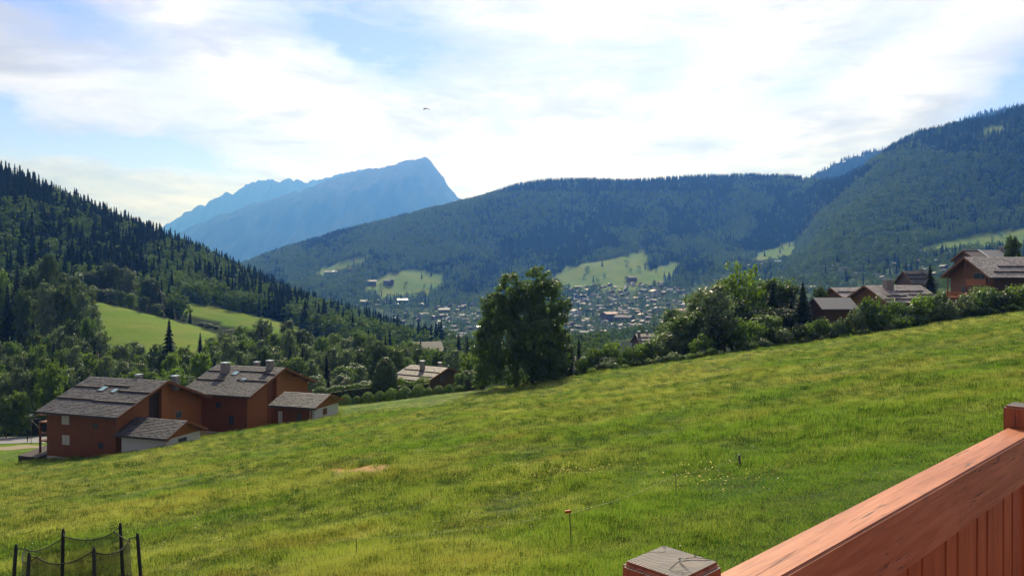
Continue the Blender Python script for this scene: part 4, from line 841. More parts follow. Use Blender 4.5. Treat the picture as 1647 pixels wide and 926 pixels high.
def hedge(name, pts, h, wd, leaf, n, seed, m_, label, top_bump=.25):
    rng = np.random.default_rng(seed); pts = [np.array(p) for p in pts]; seg = [np.linalg.norm(b_ - a_) for a_, b_ in zip(pts[:-1], pts[1:])]; tot = sum(seg)
    u = rng.uniform(0, tot, n); c = np.zeros((n, 3)); nn = np.zeros((n, 3)); cum = 0; core = MB()
    for (a_, b_), L_ in zip(zip(pts[:-1], pts[1:]), seg):
        m__ = (u >= cum) & (u < cum + L_); t_ = ((u[m__] - cum) / L_)[:, None]; base = a_ + (b_ - a_) * t_; d = (b_ - a_) / L_; sd_ = np.array([-d[1], d[0], 0]); k = m__.sum(); s = rng.uniform(-1.2, 1.2, k)
        hh = h * (1 + top_bump * fbm(base[:, 0] / 2.5, base[:, 1] / 2.5, 2, seed))
        sgn = np.where(rng.uniform(size=k) < .5, -1., 1.); top = rng.uniform(size=k) < .4
        off = np.where(top, rng.uniform(-1, 1, k), sgn) * wd / 2; z = np.where(top, hh, hh * rng.uniform(0, 1, k))
        c[m__] = base + sd_ * off[:, None] + np.array([0, 0, 1.]) * z[:, None] + rng.normal(size=(k, 3)) * .08 * wd * .6
        nn[m__] = np.where(top[:, None], np.array([0, 0, 1.]), sd_ * sgn[:, None]) + rng.normal(size=(k, 3)) * .45
        cum += L_
    me = leaf_mesh('foliage', c, nn, leaf * rng.uniform(.6, 1.3, n), rng.uniform(size=n), rng, m_); e = tag(empty(name, (0, 0, 0)), label, 'hedge'); o = obj('foliage', me, e)
    cm = MB()
    for a_, b_ in zip(pts[:-1], pts[1:]):
        d = (b_ - a_); d = d / np.linalg.norm(d); s_ = np.array([-d[1], d[0], 0]) * wd * .38
        lo = [a_ - s_, a_ + s_, b_ + s_, b_ - s_]; hi = [p + np.array([0, 0, h * .8]) for p in lo]; cm.add([p - np.array([0, 0, .4]) for p in lo] + hi, [(0, 1, 2, 3), (4, 5, 6, 7), (0, 1, 5, 4), (1, 2, 6, 5), (2, 3, 7, 6), (3, 0, 4, 7)])
    cm.build('dark_core', M['dark_wood'], e); return e  # solid dark box hidden inside the leaves, added to block light
def gp(px, D): q_ = gpx(px, D); return (q_.x, q_.y, q_.z)
hedge('hedge', [gp(503, 173), gp(560, 175), gp(615, 174)], 4.0, 2.2, .13, 9000, 401, M['leaf_mid'], 'long trimmed hedge with sunlit top behind the first ball shrubs')
hedge('hedge', [gp(640, 172), gp(690, 172)], 3.6, 1.8, .13, 3500, 402, M['leaf_light'], 'short light green hedge in front of the half hidden brown chalet', .6)
hedge('hedge', [gp(-130, 210), gp(20, 210), gp(100, 207)], 5.4, 2.6, .15, 14000, 403, M['leaf_dark'], 'dark tall hedge along the far side of the road at far left')
hedge('hedge', [gp(752, 168), gp(775, 162)], 3.4, 2.0, .13, 2500, 404, M['leaf_dark'], 'ragged dark hedge stub between the last ball shrub and the big tree', .6)

# ------------------------------------------------------------------ the big tree
p0 = gpx(842, 147); s_ = 147 / F
LB = [(-7.2, 0, 7, 3, 3, 5), (-5, 1, 13, 3.4, 3.4, 4.6), (-2.4, 0, 18.2, 2.6, 2.8, 3.4), (-3, -2, 9, 4, 3.5, 5.5), (2.8, 0, 19.8, 2.6, 2.8, 2.8), (1, 1, 15, 4, 4, 4.5), (5.0, 0, 16.2, 3.2, 3, 4.2), (6.4, 0, 11.5, 2.6, 3, 3.6), (2.5, -2, 8.5, 4.6, 3.5, 6), (6.4, .5, 5, 2.3, 2.6, 4), (0, -2.2, 3.6, 6, 3, 3.5), (-6.4, -1, 3.2, 2.7, 2.6, 3.2), (4.2, -1, 3, 3.6, 3, 3), (7.9, 0, 15.2, 1.4, 1.4, 1.2)]
e = tag(empty('broadleaf_tree', p0, 0), 'biggest tree, broad dense double crowned poplar standing alone at the centre meadow edge', 'tree')
obj('crown', broad('crown', LB + [(-1, 0, 13, 3.5, 3, 4), (-.5, 0, 17, 2.5, 2.5, 2.6), (-5.6, 0, 15.2, 2.4, 2.6, 2.8), (-7.6, 0, 10.5, 2.0, 2.4, 2.8), (6.8, 0, 8.2, 2.3, 2.6, 3), (5.2, .5, 18.4, 1.9, 2, 1.9)], 1050, 60, .22, 777, M['leaf_big'], .24), e); 
k_h = (tab(PYN, 842, 147) - 428) * s_ / 22.6; e.scale = (.98, .98, k_h)
tk = MB(); tk.tube([(-1.2, 0, -1), (-1.4, 0, 5), (-2.2, .2, 12), (-2.6, 0, 18)], [.55, .45, .3, .08], 8).tube([(1.6, .3, -1), (1.9, .2, 6), (2.4, .2, 13), (2.8, 0, 20)], [.5, .42, .28, .07], 8)
for k in range(10):
    a = k * 2.4; z = 4 + k * 1.4; xb_ = -1.8 if k % 2 else 2.0; tk.tube([(xb_, 0, z), (xb_ + math.cos(a) * 2, math.sin(a) * 2, z + 1.6), (xb_ + math.cos(a) * 3.6, math.sin(a) * 3.4, z + 3.6)], [.16, .1, .03], 5)
tk.build('trunk', M['bark'], e)

# ------------------------------------------------------------------ trees near the meadow edge
ctree(916, 166, 531, 'left of the pair of dark narrow spruces just right of the big tree', None, .8); ctree(931, 168, 540, 'right and lower of the pair of dark narrow spruces just right of the big tree', None, .8)
btree(885, 150, 527, 48, 'mid', 'bushy lower tree hugging the right foot of the big tree'); btree(905, 151, 552, 44, 'dark', 'dark small tree overlapping the right base of the big tree')
btree(776, 154, 585, 34, 'mid', 'small leafy tree hugging the left foot of the big tree')
gr = 'shrubs lining the upper edge of the meadow'
edge = [(942, 153, 30, 26, 'mid', 'first low shrub right of the big tree'), (958, 153, 40, 30, 'mid', 'second leafy shrub right of the big tree, beside the small outbuilding'), (985, 155, 46, 38, 'light', 'rounded yellowish green shrub left of the low grey roof'), (975, 151, 22, 34, 'silver', 'low silvery shrub at the grass edge in front of the yellowish green shrub'),
        (1012, 153, 34, 30, 'mid', 'mid green shrub directly below the low grey roof'), (1032, 154, 36, 26, 'light', 'light shrub at the right end of the low grey roof'), (1024, 151, 28, 22, 'dark', 'small dark shrub in front below the low grey roof'), (1052, 155, 40, 40, 'dark', 'dark shrub left of the tree cluster'),
        (1130, 151, 34, 34, 'light', 'bright leafy shrub in front of the silvery tree'), (1205, 152, 46, 44, 'light', 'large yellow green bush below the tall airy tree'), (1236, 154, 30, 30, 'dark', 'dark shrub right of the large yellow green bush'), (1262, 150, 26, 26, 'silver', 'small silvery shrub below the right tree cluster spruces'),
        (1284, 150, 28, 26, 'dark', 'dark low shrub at the foot of the tall spruce'), (1303, 150, 30, 26, 'light', 'light shrub at the right foot of the tall spruce'), (1322, 150, 34, 26, 'mid', 'mid green shrub in front of the dark shed left corner'), (1338, 150, 24, 24, 'mid', 'low shrub before the dark shed'), (1354, 150, 28, 26, 'dark', 'dark shrub at the right corner of the shed'),
        (1378, 150, 40, 32, 'silver', 'greyish shrub between the shed and the tan chalet'), (1408, 150, 50, 50, 'light', 'big bright bush in front of the tan gable'), (1440, 150, 44, 34, 'mid', 'mid green bush below the square stone chimney'), (1462, 149, 34, 30, 'silver', 'silvery shrub under the pale slate roof eave'), (1486, 150, 46, 46, 'light', 'yellowish shrub under the right end of the pale slate roof'),
        (1512, 150, 44, 32, 'mid', 'mid green shrub left of the orange terrace'), (1524, 148, 32, 30, 'silver', 'frothy pale shrub below the orange terrace'), (1548, 150, 36, 34, 'silver', 'grey green shrub under the orange terrace right end'), (1560, 148, 24, 26, 'dark', 'low dark shrub left of the round dark bush'),
        (1500, 148, 20, 30, 'dark', 'low dark clump at the grass edge below the yellowish shrub'), (1450, 147, 20, 34, 'light', 'low bright clump at the grass edge below the mid green bush'), (1584, 150, 40, 50, 'mid', 'large round bush in front of the right chalet'), (1614, 149, 36, 40, 'dark', 'dark shrub right of the large round bush'), (1638, 149, 40, 44, 'light', 'bright shrub at the right edge of the picture'),
        (1668, 150, 44, 44, 'mid', 'mid green shrub just beyond the bright edge shrub'), (1630, 146, 14, 30, 'light', 'low leafy clump at the grass edge by the picture edge')]
rs = random.Random(8)
for px_, D_, h_, w_, k_, lab in edge: bush(px_, D_, h_ * 1.08, w_ * 1.08, k_, lab, gr)
for i in range(70):
    px_ = rs.uniform(935, 1720); bush(px_, rs.uniform(146.5, 150.5) + (8 if px_ > 1500 else 0) * 0, rs.uniform(9, 17), rs.uniform(14, 24), rs.choice(['mid', 'dark', 'silver', 'light', 'mid']), 'low undergrowth clump among the shrubs at the upper meadow edge', 'undergrowth clumps at the meadow edge', 'undergrowth')
ctree(1115, 166, 470, 'dark spruce at the left of the right hand tree cluster', None, 1.5); btree(1098, 160, 508, 58, 'mid', 'leafy tree in front left of the right hand tree cluster'); btree(1075, 157, 535, 40, 'silver', 'silvery small tree at the left end of the right hand tree cluster')
btree(1148, 158, 463, 72, 'silver', 'rounded silvery tree in front of the right hand cluster'); btree(1178, 164, 484, 58, 'dark', 'dark leafy tree between the silvery tree and the tall airy tree')
btree(1197, 170, 422, 74, 'airy', 'tallest airy light green tree of the right hand cluster'); btree(1222, 162, 496, 60, 'dark', 'dark tree under the tall airy tree'); ctree(1243, 165, 456, 'light tipped spruce right of the tall airy tree', None, 1.5)
btree(1262, 160, 496, 56, 'dark', 'dark rounded tree between the two spruces of the right hand cluster'); ctree(1291, 160, 454, 'tall dark spruce left of the dark shed', None, 1.6); ctree(1272, 163, 480, 'lower spruce left of the tall dark spruce', None, 1.5)
btree(1318, 200, 462, 26, 'dark', 'small dark tree behind the tall spruce and shed'); ctree(1496, 200, 426, 'black green spruce between the two pale roofed chalets', None, 1.35)
btree(1628, 190, 381, 28, 'dark', 'round dark tree rising behind the roof at the right edge'); btree(1600, 158, 468, 44, 'dark', 'dark tree at the wall of the right chalet'); btree(1655, 158, 462, 44, 'mid', 'leafy tree at the right picture edge beside the chalet wall')
btree(1585, 154, 461, 46, 'mid', 'bright topped round tree in front of the right chalet gable')
for px_, D_, tp_, wd_, k_, lab in [(1128, 172, 476, 60, 'mid', 'green tree behind the left spruce of the right hand cluster'), (1165, 176, 452, 64, 'mid', 'full green tree behind the silvery tree'), (1222, 178, 452, 60, 'mid', 'full leafy tree right behind the tall airy tree'),
        (1262, 176, 472, 56, 'mid', 'leafy tree behind the gap between the two spruces'), (1232, 156, 508, 54, 'mid', 'leafy tree in front between the yellow green bush and the spruces'), (1085, 170, 500, 56, 'mid', 'green tree behind the left end of the right hand cluster'), (1062, 166, 540, 36, 'mid', 'leafy tree just left of the right hand cluster'), (1308, 172, 492, 32, 'mid', 'leafy tree between the tall spruce and the dark shed'), (1150, 153, 515, 40, 'dark', 'dark tree in front of the silvery tree foot')]:
    btree(px_, D_, tp_, wd_, k_, lab)
btree(1243, 174, 452, 66, 'mid', 'tall full tree just left of the lower spruce in the right hand cluster'); btree(1266, 172, 462, 60, 'dark', 'tall dark tree behind the lower spruce in the right hand cluster'); btree(1128, 164, 476, 56, 'silver', 'silvery full tree between the left spruce and the rounded silvery tree')
# around the half hidden chalet and valley centre
ctree(738, 300, 538, 'left of the dark conifer group left of the big tree', 'dark conifer group left of the big tree', 1.2); ctree(752, 302, 541, 'middle of the dark conifer group left of the big tree', 'dark conifer group left of the big tree', 1.2); ctree(766, 298, 545, 'right of the dark conifer group left of the big tree', 'dark conifer group left of the big tree', 1.2)
grp = 'leafy trees round the half hidden brown chalet'
for px_, D_, tp_, wd_, k_, lab in [(672, 262, 556, 34, 'silver', 'silvery tree behind the roof of the half hidden chalet'), (690, 255, 560, 30, 'mid', 'leafy tree above the middle of the half hidden chalet roof'), (705, 240, 563, 34, 'light', 'light tree above the chimney of the half hidden chalet'), (730, 236, 566, 36, 'silver', 'grey green tree behind the right gable of the half hidden chalet'),
        (757, 200, 570, 36, 'light', 'light green tree between the half hidden chalet and big tree'), (742, 190, 600, 24, 'mid', 'low leafy tree at the right corner of the half hidden chalet'), (652, 230, 575, 34, 'mid', 'leafy tree right of the clipped dome'), (636, 225, 560, 38, 'dark', 'dark tree directly behind the clipped dome'), (608, 222, 552, 40, 'dark', 'dark tree behind the left shoulder of the clipped dome')]:
    btree(px_, D_, tp_, wd_, k_, lab, grp)
# spruces and crowns on the left pasture
ctree(272, 262, 514, 'lone open spruce standing in front of the lit pasture', None, 1.15)
for px_, D_, tp_, lab in [(257, 452, 462, 'tallest of the three spruces at the top of the lit pasture'), (277, 440, 481, 'middle of the three spruces beside the lit pasture'), (306, 438, 496, 'lowest of the three spruces beside the lit pasture')]: ctree(px_, D_, tp_, lab, None, 1.0)
# stream side band: rows
def topline(pts):
    a = np.array(pts, float); return lambda x: float(np.interp(x, a[:, 0], a[:, 1]))
ws = ' of the wooded stream band'
rows = [(218, topline([(-80, 600), (60, 590), (200, 605), (330, 600), (480, 600), (560, 605), (640, 612)]), 26, -90, 610, 34, 'stream trees', 'leafy tree in the front row' + ws),
        (242, topline([(-80, 575), (0, 570), (60, 575), (110, 565), (200, 578), (280, 585), (330, 572), (430, 565), (520, 578), (640, 592)]), 25, -90, 620, 34, 'stream trees', 'leafy tree in the second row' + ws),
        (262, topline([(-80, 555), (0, 548), (40, 560), (110, 545), (150, 545), (200, 562), (250, 568), (300, 570), (340, 555), (430, 548), (480, 560), (560, 562), (660, 580)]), 24, -90, 660, 33, 'stream trees', 'leafy tree in the third row' + ws),
        (284, topline([(-80, 535), (60, 540), (85, 525), (110, 510), (150, 520), (185, 550), (230, 560), (300, 560), (325, 540), (380, 540), (430, 528), (480, 545), (540, 550), (600, 548), (660, 565)]), 23, 60, 690, 31, 'stream trees', 'leafy tree in the fourth row' + ws),
        (306, topline([(330, 545), (345, 535), (400, 525), (430, 515), (455, 520), (480, 532), (540, 540), (600, 543), (650, 552), (700, 560)]), 21, 340, 720, 28, 'stream trees', 'leafy tree at the back' + ws),
        (205, topline([(-80, 640), (0, 630), (30, 625), (60, 640)]), 24, -80, 60, 30, 'road trees', 'small leafy tree above the dark roadside hedge at far left'),
        (360, topline([(-80, 430), (0, 425), (45, 428), (80, 418), (100, 428), (112, 448), (150, 470)]), 24, -90, 150, 34, 'pasture wood', 'large dark tree in the wood left of the lit pasture'),
        (330, topline([(-80, 470), (0, 470), (60, 455), (105, 450), (130, 470), (152, 492)]), 22, -90, 152, 30, 'pasture wood', 'leafy tree at the front of the wood left of the lit pasture'),
        (470, topline([(130, 430), (175, 428), (205, 432), (225, 440), (245, 452), (262, 470)]), 19, 130, 262, 25, 'pasture edge', 'rounded broadleaf tree at the top edge of the lit pasture'),
        (445, topline([(140, 460), (190, 462), (240, 478), (262, 492)]), 17, 150, 250, 18, 'pasture edge', 'small silvery tree along the top edge of the lit pasture'),
        (452, topline([(280, 512), (330, 518), (400, 534), (440, 540)]), 13, 322, 430, 15, 'gully', 'low dark tree in the shaded gully between the two pastures')]
gname = {'stream trees': 'leafy trees of the stream band behind the left chalets', 'road trees': 'leafy trees above the roadside hedge', 'pasture wood': 'trees of the wood left of the lit pasture', 'pasture edge': 'broadleaf trees along the top of the lit pasture', 'gully': 'low trees in the gully between the pastures'}
kinds = {'stream trees': ['silver', 'silver', 'mid', 'dark', 'light', 'silver', 'mid'], 'road trees': ['mid', 'light'], 'pasture wood': ['dark', 'dark', 'silver', 'mid'], 'pasture edge': ['dark', 'silver', 'dark', 'mid'], 'gully': ['dark']}
for D_, tl, sp, a_, b_, wd_, g_, lab in rows:
    x_ = a_
    while x_ < b_:
        k_ = rs.choice(kinds[g_]); jx = x_ + rs.uniform(-5, 5); tp_ = tl(jx) + rs.uniform(-6, 12) * (wd_ / 30)
        tone = {'silver': 'silvery ', 'mid': 'mid green ', 'dark': 'dark ', 'light': 'light green '}[k_]
        l2 = (tone if 'dark' not in lab and 'silvery' not in lab else '') + lab
        if g_ in ('stream trees', 'pasture wood') and rs.random() < .10: ctree(jx, D_ + rs.uniform(-8, 8), tp_ - 4, 'dark conifer rising ' + ('in the wooded stream band behind the left chalets' if g_ == 'stream trees' else 'in the wood left of the lit pasture'), 'conifers of the ' + g_)
        else: btree(jx, D_ + rs.uniform(-10, 10), tp_, wd_ * rs.uniform(.8, 1.25), k_, l2, gname[g_])
        x_ += sp * rs.uniform(.7, 1.2)

# ------------------------------------------------------------------ far woods: sampled over the slopes, nearest as trees of their own, the rest as stuff
rng = np.random.default_rng(77)
def sample(px0, px1, D0, D1, sp):
    area = (px1 - px0) / F * (D1 ** 2 - D0 ** 2) / 2; n = int(area / sp ** 2)
    return rng.uniform(px0, px1, n), np.sqrt(rng.uniform(D0 ** 2, D1 ** 2, n))
def keep_visible(px, D, h):
    zt = tab(GZ, px, D) + h; pt = H0 - F * zt / D; return pt < tab(RUN, px, np.maximum(D - 12, 2)) + 1.5
src_parts = []
def wood(px, D, conf_prob, hc, hb, thin=None):
    py = tab(PYN, px, D); ok = (~grassy(px, py, D)) | ((D > 1200) & (rng.uniform(size=len(px)) < .018))
    ok &= ~(towny(px, py, D) & (rng.uniform(size=len(px)) > .50))
    px, D = px[ok], D[ok]; con = rng.uniform(size=len(px)) < conf_prob(px, D, tab(PYN, px, D))
    h = np.where(con, rng.uniform(*hc, len(px)), rng.uniform(*hb, len(px))); v = keep_visible(px, D, h * .9)
    return px[v], D[v], con[v], h[v]
P_SPUR = [(1262, 445), (1300, 372), (1340, 330), (1400, 285), (1470, 268), (1560, 262), (1520, 320), (1440, 380), (1400, 440)]
P_RAV = [(1190, 400), (1250, 330), (1330, 290), (1420, 262), (1395, 283), (1335, 328), (1295, 370), (1262, 430)]
P_LIT = [(440, 440), (520, 392), (640, 352), (760, 345), (820, 400), (700, 430), (610, 400), (520, 432)]
P_DRK = [(590, 440), (720, 425), (800, 395), (900, 370), (1000, 385), (900, 440), (760, 480), (700, 470)]
def adj(a, p): return -.9 * inpoly(a, p, P_SPUR) + .9 * inpoly(a, p, P_RAV) - .5 * inpoly(a, p, P_LIT) + .6 * inpoly(a, p, P_DRK)  # tree mix imitates lit slopes by broadleaf, shaded ravine and hollow by conifers
def cl(px, py): return fbm(px / 34, py / 22, 3, 71) + .6 * fbm(px / 110, py / 60, 2, 72)
zones = []
px, D = sample(-320, 720, 400, 1210, 6.6)
m_ = ~((px > 120) & (D < 480)) & ~((D < 520) & (px > 300)) ; px, D = px[m_], D[m_]
zones.append(('left_hill_wood', 'dense dark mixed wood covering the steep left hill', wood(px, D, lambda a, d, p: np.clip(.66 + .9 * cl(a, p) + (d > 700) * .2 - (p > 470) * .45, .05, .97), (12, 24), (11, 17))))
px, D = sample(560, 1750, 600, 2100, 12.5)
zones.append(('valley_trees', 'scattered trees and copses on the valley floor among the houses', wood(px, D, lambda a, d, p: np.full(np.shape(a), .10), (9, 15), (8, 13))))
px, D = sample(380, 1290, 1900, 3420, 11.0)
zones.append(('central_hill_wood', 'hazy blue green wood covering the long central hill above the town', wood(px, D, lambda a, d, p: np.clip(.42 + 1.3 * cl(a, p) + adj(a, p) + (p < 312) * 1.3 - (p > 400) * .35, .03, .98), (15, 23), (13, 19))))
px, D = sample(1180, 2000, 1300, 3100, 10.5)
zones.append(('right_hill_wood', 'dense wood covering the high hill on the right', wood(px, D, lambda a, d, p: np.clip(.38 + 1.3 * cl(a, p) + adj(a, p) + (p < 250) * 1.0 - (p > 380) * .3, .03, .97), (15, 23), (13, 19))))
px, D = sample(560, 980, 300, 560, 13)
zones.append(('valley_copse', 'leafy copses between the left chalets and the town', wood(px, D, lambda a, d, p: np.full(np.shape(a), .06), (11, 16), (9, 13))))
# trees on the back ridge skyline
allp = []
for zi, (nm, lab, (px, D, con, h)) in enumerate(zones):
    for a in zip(px, D, con, h): allp.append((a[3] / a[1], zi) + a)
allp.sort(reverse=True); cB = 300 - NB[0]; cC = 300 - NC[0]; rest = {i: [] for i in range(len(zones))}
zl = {0: ('on the steep wooded left hill', 'left hill wood'), 1: ('on the valley floor', 'valley floor'), 2: ('on the central hill', 'central hill'), 3: ('on the right hill', 'right hill'), 4: ('in the copses between the left chalets and the town', 'valley copses')}
def where(px, D, h, zi, kind):
    size = 'tall' if h > (22 if 'spruce' in kind else 14.5) else 'small' if h < (19 if 'spruce' in kind else 12.5) else 'middling'
    if zi == 0:
        hi = 'high on' if D > 640 else 'halfway up' if D > 530 else 'low on'
        names = [(60, 'at the far left'), (160, 'left of the lit pasture'), (270, 'above the lit pasture'), (380, 'above the upper pasture'), (500, 'beyond the upper pasture'), (900, 'at its right foot')]
        return '%s %s %s the left hill %s' % (size, kind, hi, next(n for lim, n in names if px < lim))
    names = [(640, 'left of the bluish roof'), (700, 'around the bluish roof'), (770, 'left of the big tree'), (930, 'behind the big tree'), (1100, 'below the town centre'), (9999, 'behind the right hand trees')]
    return '%s %s in the valley %s' % (size, kind, next(n for lim, n in names if px < lim))
for s_, zi, px_, D_, con_, h_ in allp:
    seen = -25 < px_ < 1672
    if con_ and cC > 0 and seen:
        cC -= 1; v = rs.randrange(3); cr, tk = C_LOW[v]
        tree('spruce_tree', gpx(px_, D_), cr, tk, (h_ / 20, h_ / 20, h_ / 20), where(px_, D_, h_, zi, 'dark spruce'), 'tree', 'nearest spruces of the ' + zl[zi][1], rs.uniform(0, 6.28)); 
    elif not con_ and cB > 0 and seen:
        cB -= 1; cr, tk = B_LOW[rs.randrange(3)]
        tree('broadleaf_tree', gpx(px_, D_), cr, tk, (h_ / BH, h_ / BH, h_ / BH), where(px_, D_, h_, zi, 'rounded green tree'), 'tree', 'nearest broadleaf trees of the ' + zl[zi][1], rs.uniform(0, 6.28))
    else: rest[zi].append((px_, D_, con_, h_))
def src_obj(me):
    for o in C.objects:
        if o.data == me: return o
    cr = me; e = tree('broadleaf_tree', gpx(700 + len(src_parts) * 14, 520), cr, B_LOW[0][1], .9, 'small rounded tree on the valley floor left of the big tree', 'tree', 'valley floor trees left of the big tree'); src_parts.append(e)
    return e.children[0]
def scatter(name, label, cat, pts, rot, scl, sources, idx):
    me = bpy.data.meshes.new(name); me.vertices.add(len(pts)); me.vertices.foreach_set('co', np.asarray(pts, np.float32).ravel())
    for an, ty, arr in (('rot', 'FLOAT_VECTOR', rot), ('scl', 'FLOAT_VECTOR', scl)):
        a = me.attributes.new(an, ty, 'POINT'); a.data.foreach_set('vector', np.asarray(arr, np.float32).ravel())
    a = me.attributes.new('idx', 'INT', 'POINT'); a.data.foreach_set('value', np.asarray(idx, np.int32))
    o = obj(name, me); ng = bpy.data.node_groups.new(name, 'GeometryNodeTree')
    ng.interface.new_socket('Geometry', in_out='INPUT', socket_type='NodeSocketGeometry'); ng.interface.new_socket('Geometry', in_out='OUTPUT', socket_type='NodeSocketGeometry')
    N = ng.nodes; gi = N.new('NodeGroupInput'); go = N.new('NodeGroupOutput'); ip = N.new('GeometryNodeInstanceOnPoints'); jn = N.new('GeometryNodeJoinGeometry')
    for s_ in sources:
        oi = N.new('GeometryNodeObjectInfo'); oi.inputs['Object'].default_value = s_; oi.inputs['As Instance'].default_value = True; ng.links.new(oi.outputs['Geometry'], jn.inputs[0])
    def na(n_, ty):
        q_ = N.new('GeometryNodeInputNamedAttribute'); q_.data_type = ty; q_.inputs[0].default_value = n_; return [x for x in q_.outputs if x.enabled][0]
    ng.links.new(gi.outputs[0], ip.inputs['Points']); ng.links.new(jn.outputs[0], ip.inputs['Instance']); ip.inputs['Pick Instance'].default_value = True
    ng.links.new(na('idx', 'INT'), ip.inputs['Instance Index']); ng.links.new(na('rot', 'FLOAT_VECTOR'), ip.inputs['Rotation']); ng.links.new(na('scl', 'FLOAT_VECTOR'), ip.inputs['Scale'])
    ng.links.new(ip.outputs[0], go.inputs[0]); md = o.modifiers.new('scatter', 'NODES'); md.node_group = ng
    return tag(o, label, cat, None, 'stuff')
CS = [src_obj(c_[0]) for c_ in C_LOW]; BS = [src_obj(b_[0]) for b_ in B_LOW]
for zi, (nm, lab, _) in enumerate(zones):
    a = rest[zi]
    if not a: continue
    ar = np.array([(q_[0], q_[1], q_[2], q_[3]) for q_ in a], float); px, D, con, h = ar.T; n = len(px)
    pts = np.stack([D * (px - CX) / F, D, tab(GZ, px, D) - .3], 1); rot = np.zeros((n, 3)); rot[:, 2] = rng.uniform(0, 6.28, n)
    base = np.where(con > .5, 20., BH); wv_ = rng.uniform(.85, 1.2, n); scl = np.stack([h / base * wv_, h / base * wv_, h / base], 1)
    for isC, srcs in ((1, CS), (0, BS)):
        k_ = (con > .5) == bool(isC)
        if k_.sum(): scatter(('conifer_wood' if isC else 'broadleaf_wood'), ('conifers of the ' if isC else 'broadleaf trees of the ') + lab, 'wood', pts[k_], rot[k_], scl[k_], srcs, rng.integers(0, 3, k_.sum()))
    print(nm, n)
# skyline trees on the back ridge
rb = np.array(back_ridge, float); px = rng.uniform(1285, 1800, 1500); tt = rng.uniform(-.25, .02, 1500); D = 4600 + tt * 900; top = np.interp(px, rb[:, 0], rb[:, 1])
zt_ = 4600 * (H0 - top) / F; zb_ = 4600 * (H0 - 480) / F; zz = zb_ + (zt_ - zb_) * (1 - np.abs(tt) ** 1.25) - 4; hh = rng.uniform(20, 30, 1500)
scatter('conifer_wood', 'tiny conifers along the crest of the blue wooded ridge behind the saddle', 'wood', np.stack([4600 * (px - CX) / F * (1 + .04 * tt), D, zz], 1), np.stack([px * 0, px * 0, rng.uniform(0, 6, 1500)], 1), np.stack([hh / 20] * 3, 1), CS, rng.integers(0, 3, 1500))

# ------------------------------------------------------------------ the town
def house_protos():
    out = []
    for (L, w_, hw, k) in ((13, 5.2, 5.5, .42), (16, 6.2, 6.5, .38), (10, 4.6, 4.6, .5), (20, 6.5, 8.5, .36)):
        wl = MB().prism([(-w_, -3), (w_, -3), (w_, hw), (0, hw + k * w_), (-w_, hw)], 'x', -L / 2, L / 2)
        rf = MB()
        for s_ in (-1, 1):
            ww = w_ + 1.0; rf.prism([(0, hw + k * w_ + .35), (s_ * ww, hw - k * 1.0 + .35), (s_ * ww, hw - k + .05), (0, hw + k * w_ + .05)], 'x', -L / 2 - .9, L / 2 + .9)
        rf.box((L * .2, -.5, hw + k * w_ - .2), (L * .2 + 1, .5, hw + k * w_ + 1.5))
        wn = []
        for fl in range(int(hw // 2.6)):
            for yy in (-w_ * .5, w_ * .5): wn.append(MB().box((L / 2 - .02, yy - .7, .9 + fl * 2.7), (L / 2 + .05, yy + .7, 2.2 + fl * 2.7)))
            wn.append(MB().box((-L * .25 - .7, -w_ - .05, .9 + fl * 2.7), (-L * .25 + .7, -w_ + .02, 2.2 + fl * 2.7)))
        out.append((wl, rf, wn))
    return out
WM = ['wall_brown', 'cream_wall', 'plaster', 'wall_tan', 'concrete', 'wall_brown', 'wall_brown']; simple('town_roof_brown', (.075, .058, .048), .8); simple('town_roof_grey', (.105, .10, .10), .7); simple('town_roof_pale', (.24, .225, .21), .7)
RM = ['town_roof_brown', 'town_roof_pale', 'town_roof_grey', 'slate_dark', 'town_roof_brown', 'pale_metal', 'pink_roof']  # pale and bright entries put the white sun glint into the roof colour
HP = []
for (wl, rf, wn) in house_protos():
    HP.append(([wl.mesh('wall', M[m__]) for m__ in WM[:5]], [rf.mesh('roof', M[m__]) for m__ in RM], [x.mesh('window', M['glass']) for x in wn]))
def house(px_, D_, ty, wi, ri, rz_, sc, label, group, win=True):
    q_ = gpx(px_, D_); e = empty('house', q_ + Vector((0, 0, .2)), rz_); e.scale = (sc,) * 3; tag(e, label, 'house', group); p_ = HP[ty]
    obj('wall', p_[0][wi], e); obj('roof', p_[1][ri], e)
    if win:
        for m__ in p_[2]: obj('window', m__, e)
def tint_roofs():
    for p_ in HP:
        for me in p_[1]:
            a = me.attributes.new('tint', 'FLOAT', 'FACE'); a.data.foreach_set('value', np.random.default_rng(3).uniform(.2, .9, len(me.polygons)).astype(np.float32))
tint_roofs()
regs = [([(575, 490), (640, 478), (700, 478), (770, 490), (775, 548), (690, 545), (640, 520), (600, 500)], 75, (1150, 2100), 'in the hazy lower end of the town left of the big tree', 5.2, [2, 0, 3, 4, 0], [5, 1, 2, 0, 3, 2, 3]),
        ([(880, 462), (960, 460), (1075, 455), (1110, 470), (1110, 520), (1060, 540), (1010, 535), (940, 548), (900, 540), (880, 520)], 235, (850, 2050), 'in the dense centre of the town right of the big tree', 4.7, [0, 1, 2, 3, 0, 4], [0, 2, 2, 3, 4, 0, 6, 3, 3, 2, 1, 0]),
        ([(1120, 452), (1190, 440), (1300, 445), (1320, 480), (1250, 490), (1150, 500)], 40, (800, 1900), 'in the upper end of the town behind the right hand tree cluster', 8.0, [0, 0, 3, 2], [2, 0, 3, 3]),
        ([(1310, 428), (1520, 420), (1540, 440), (1440, 452), (1320, 452)], 22, (700, 1500), 'in the hamlet below the right hill', 11, [0, 3, 2], [2, 0, 3, 0])]
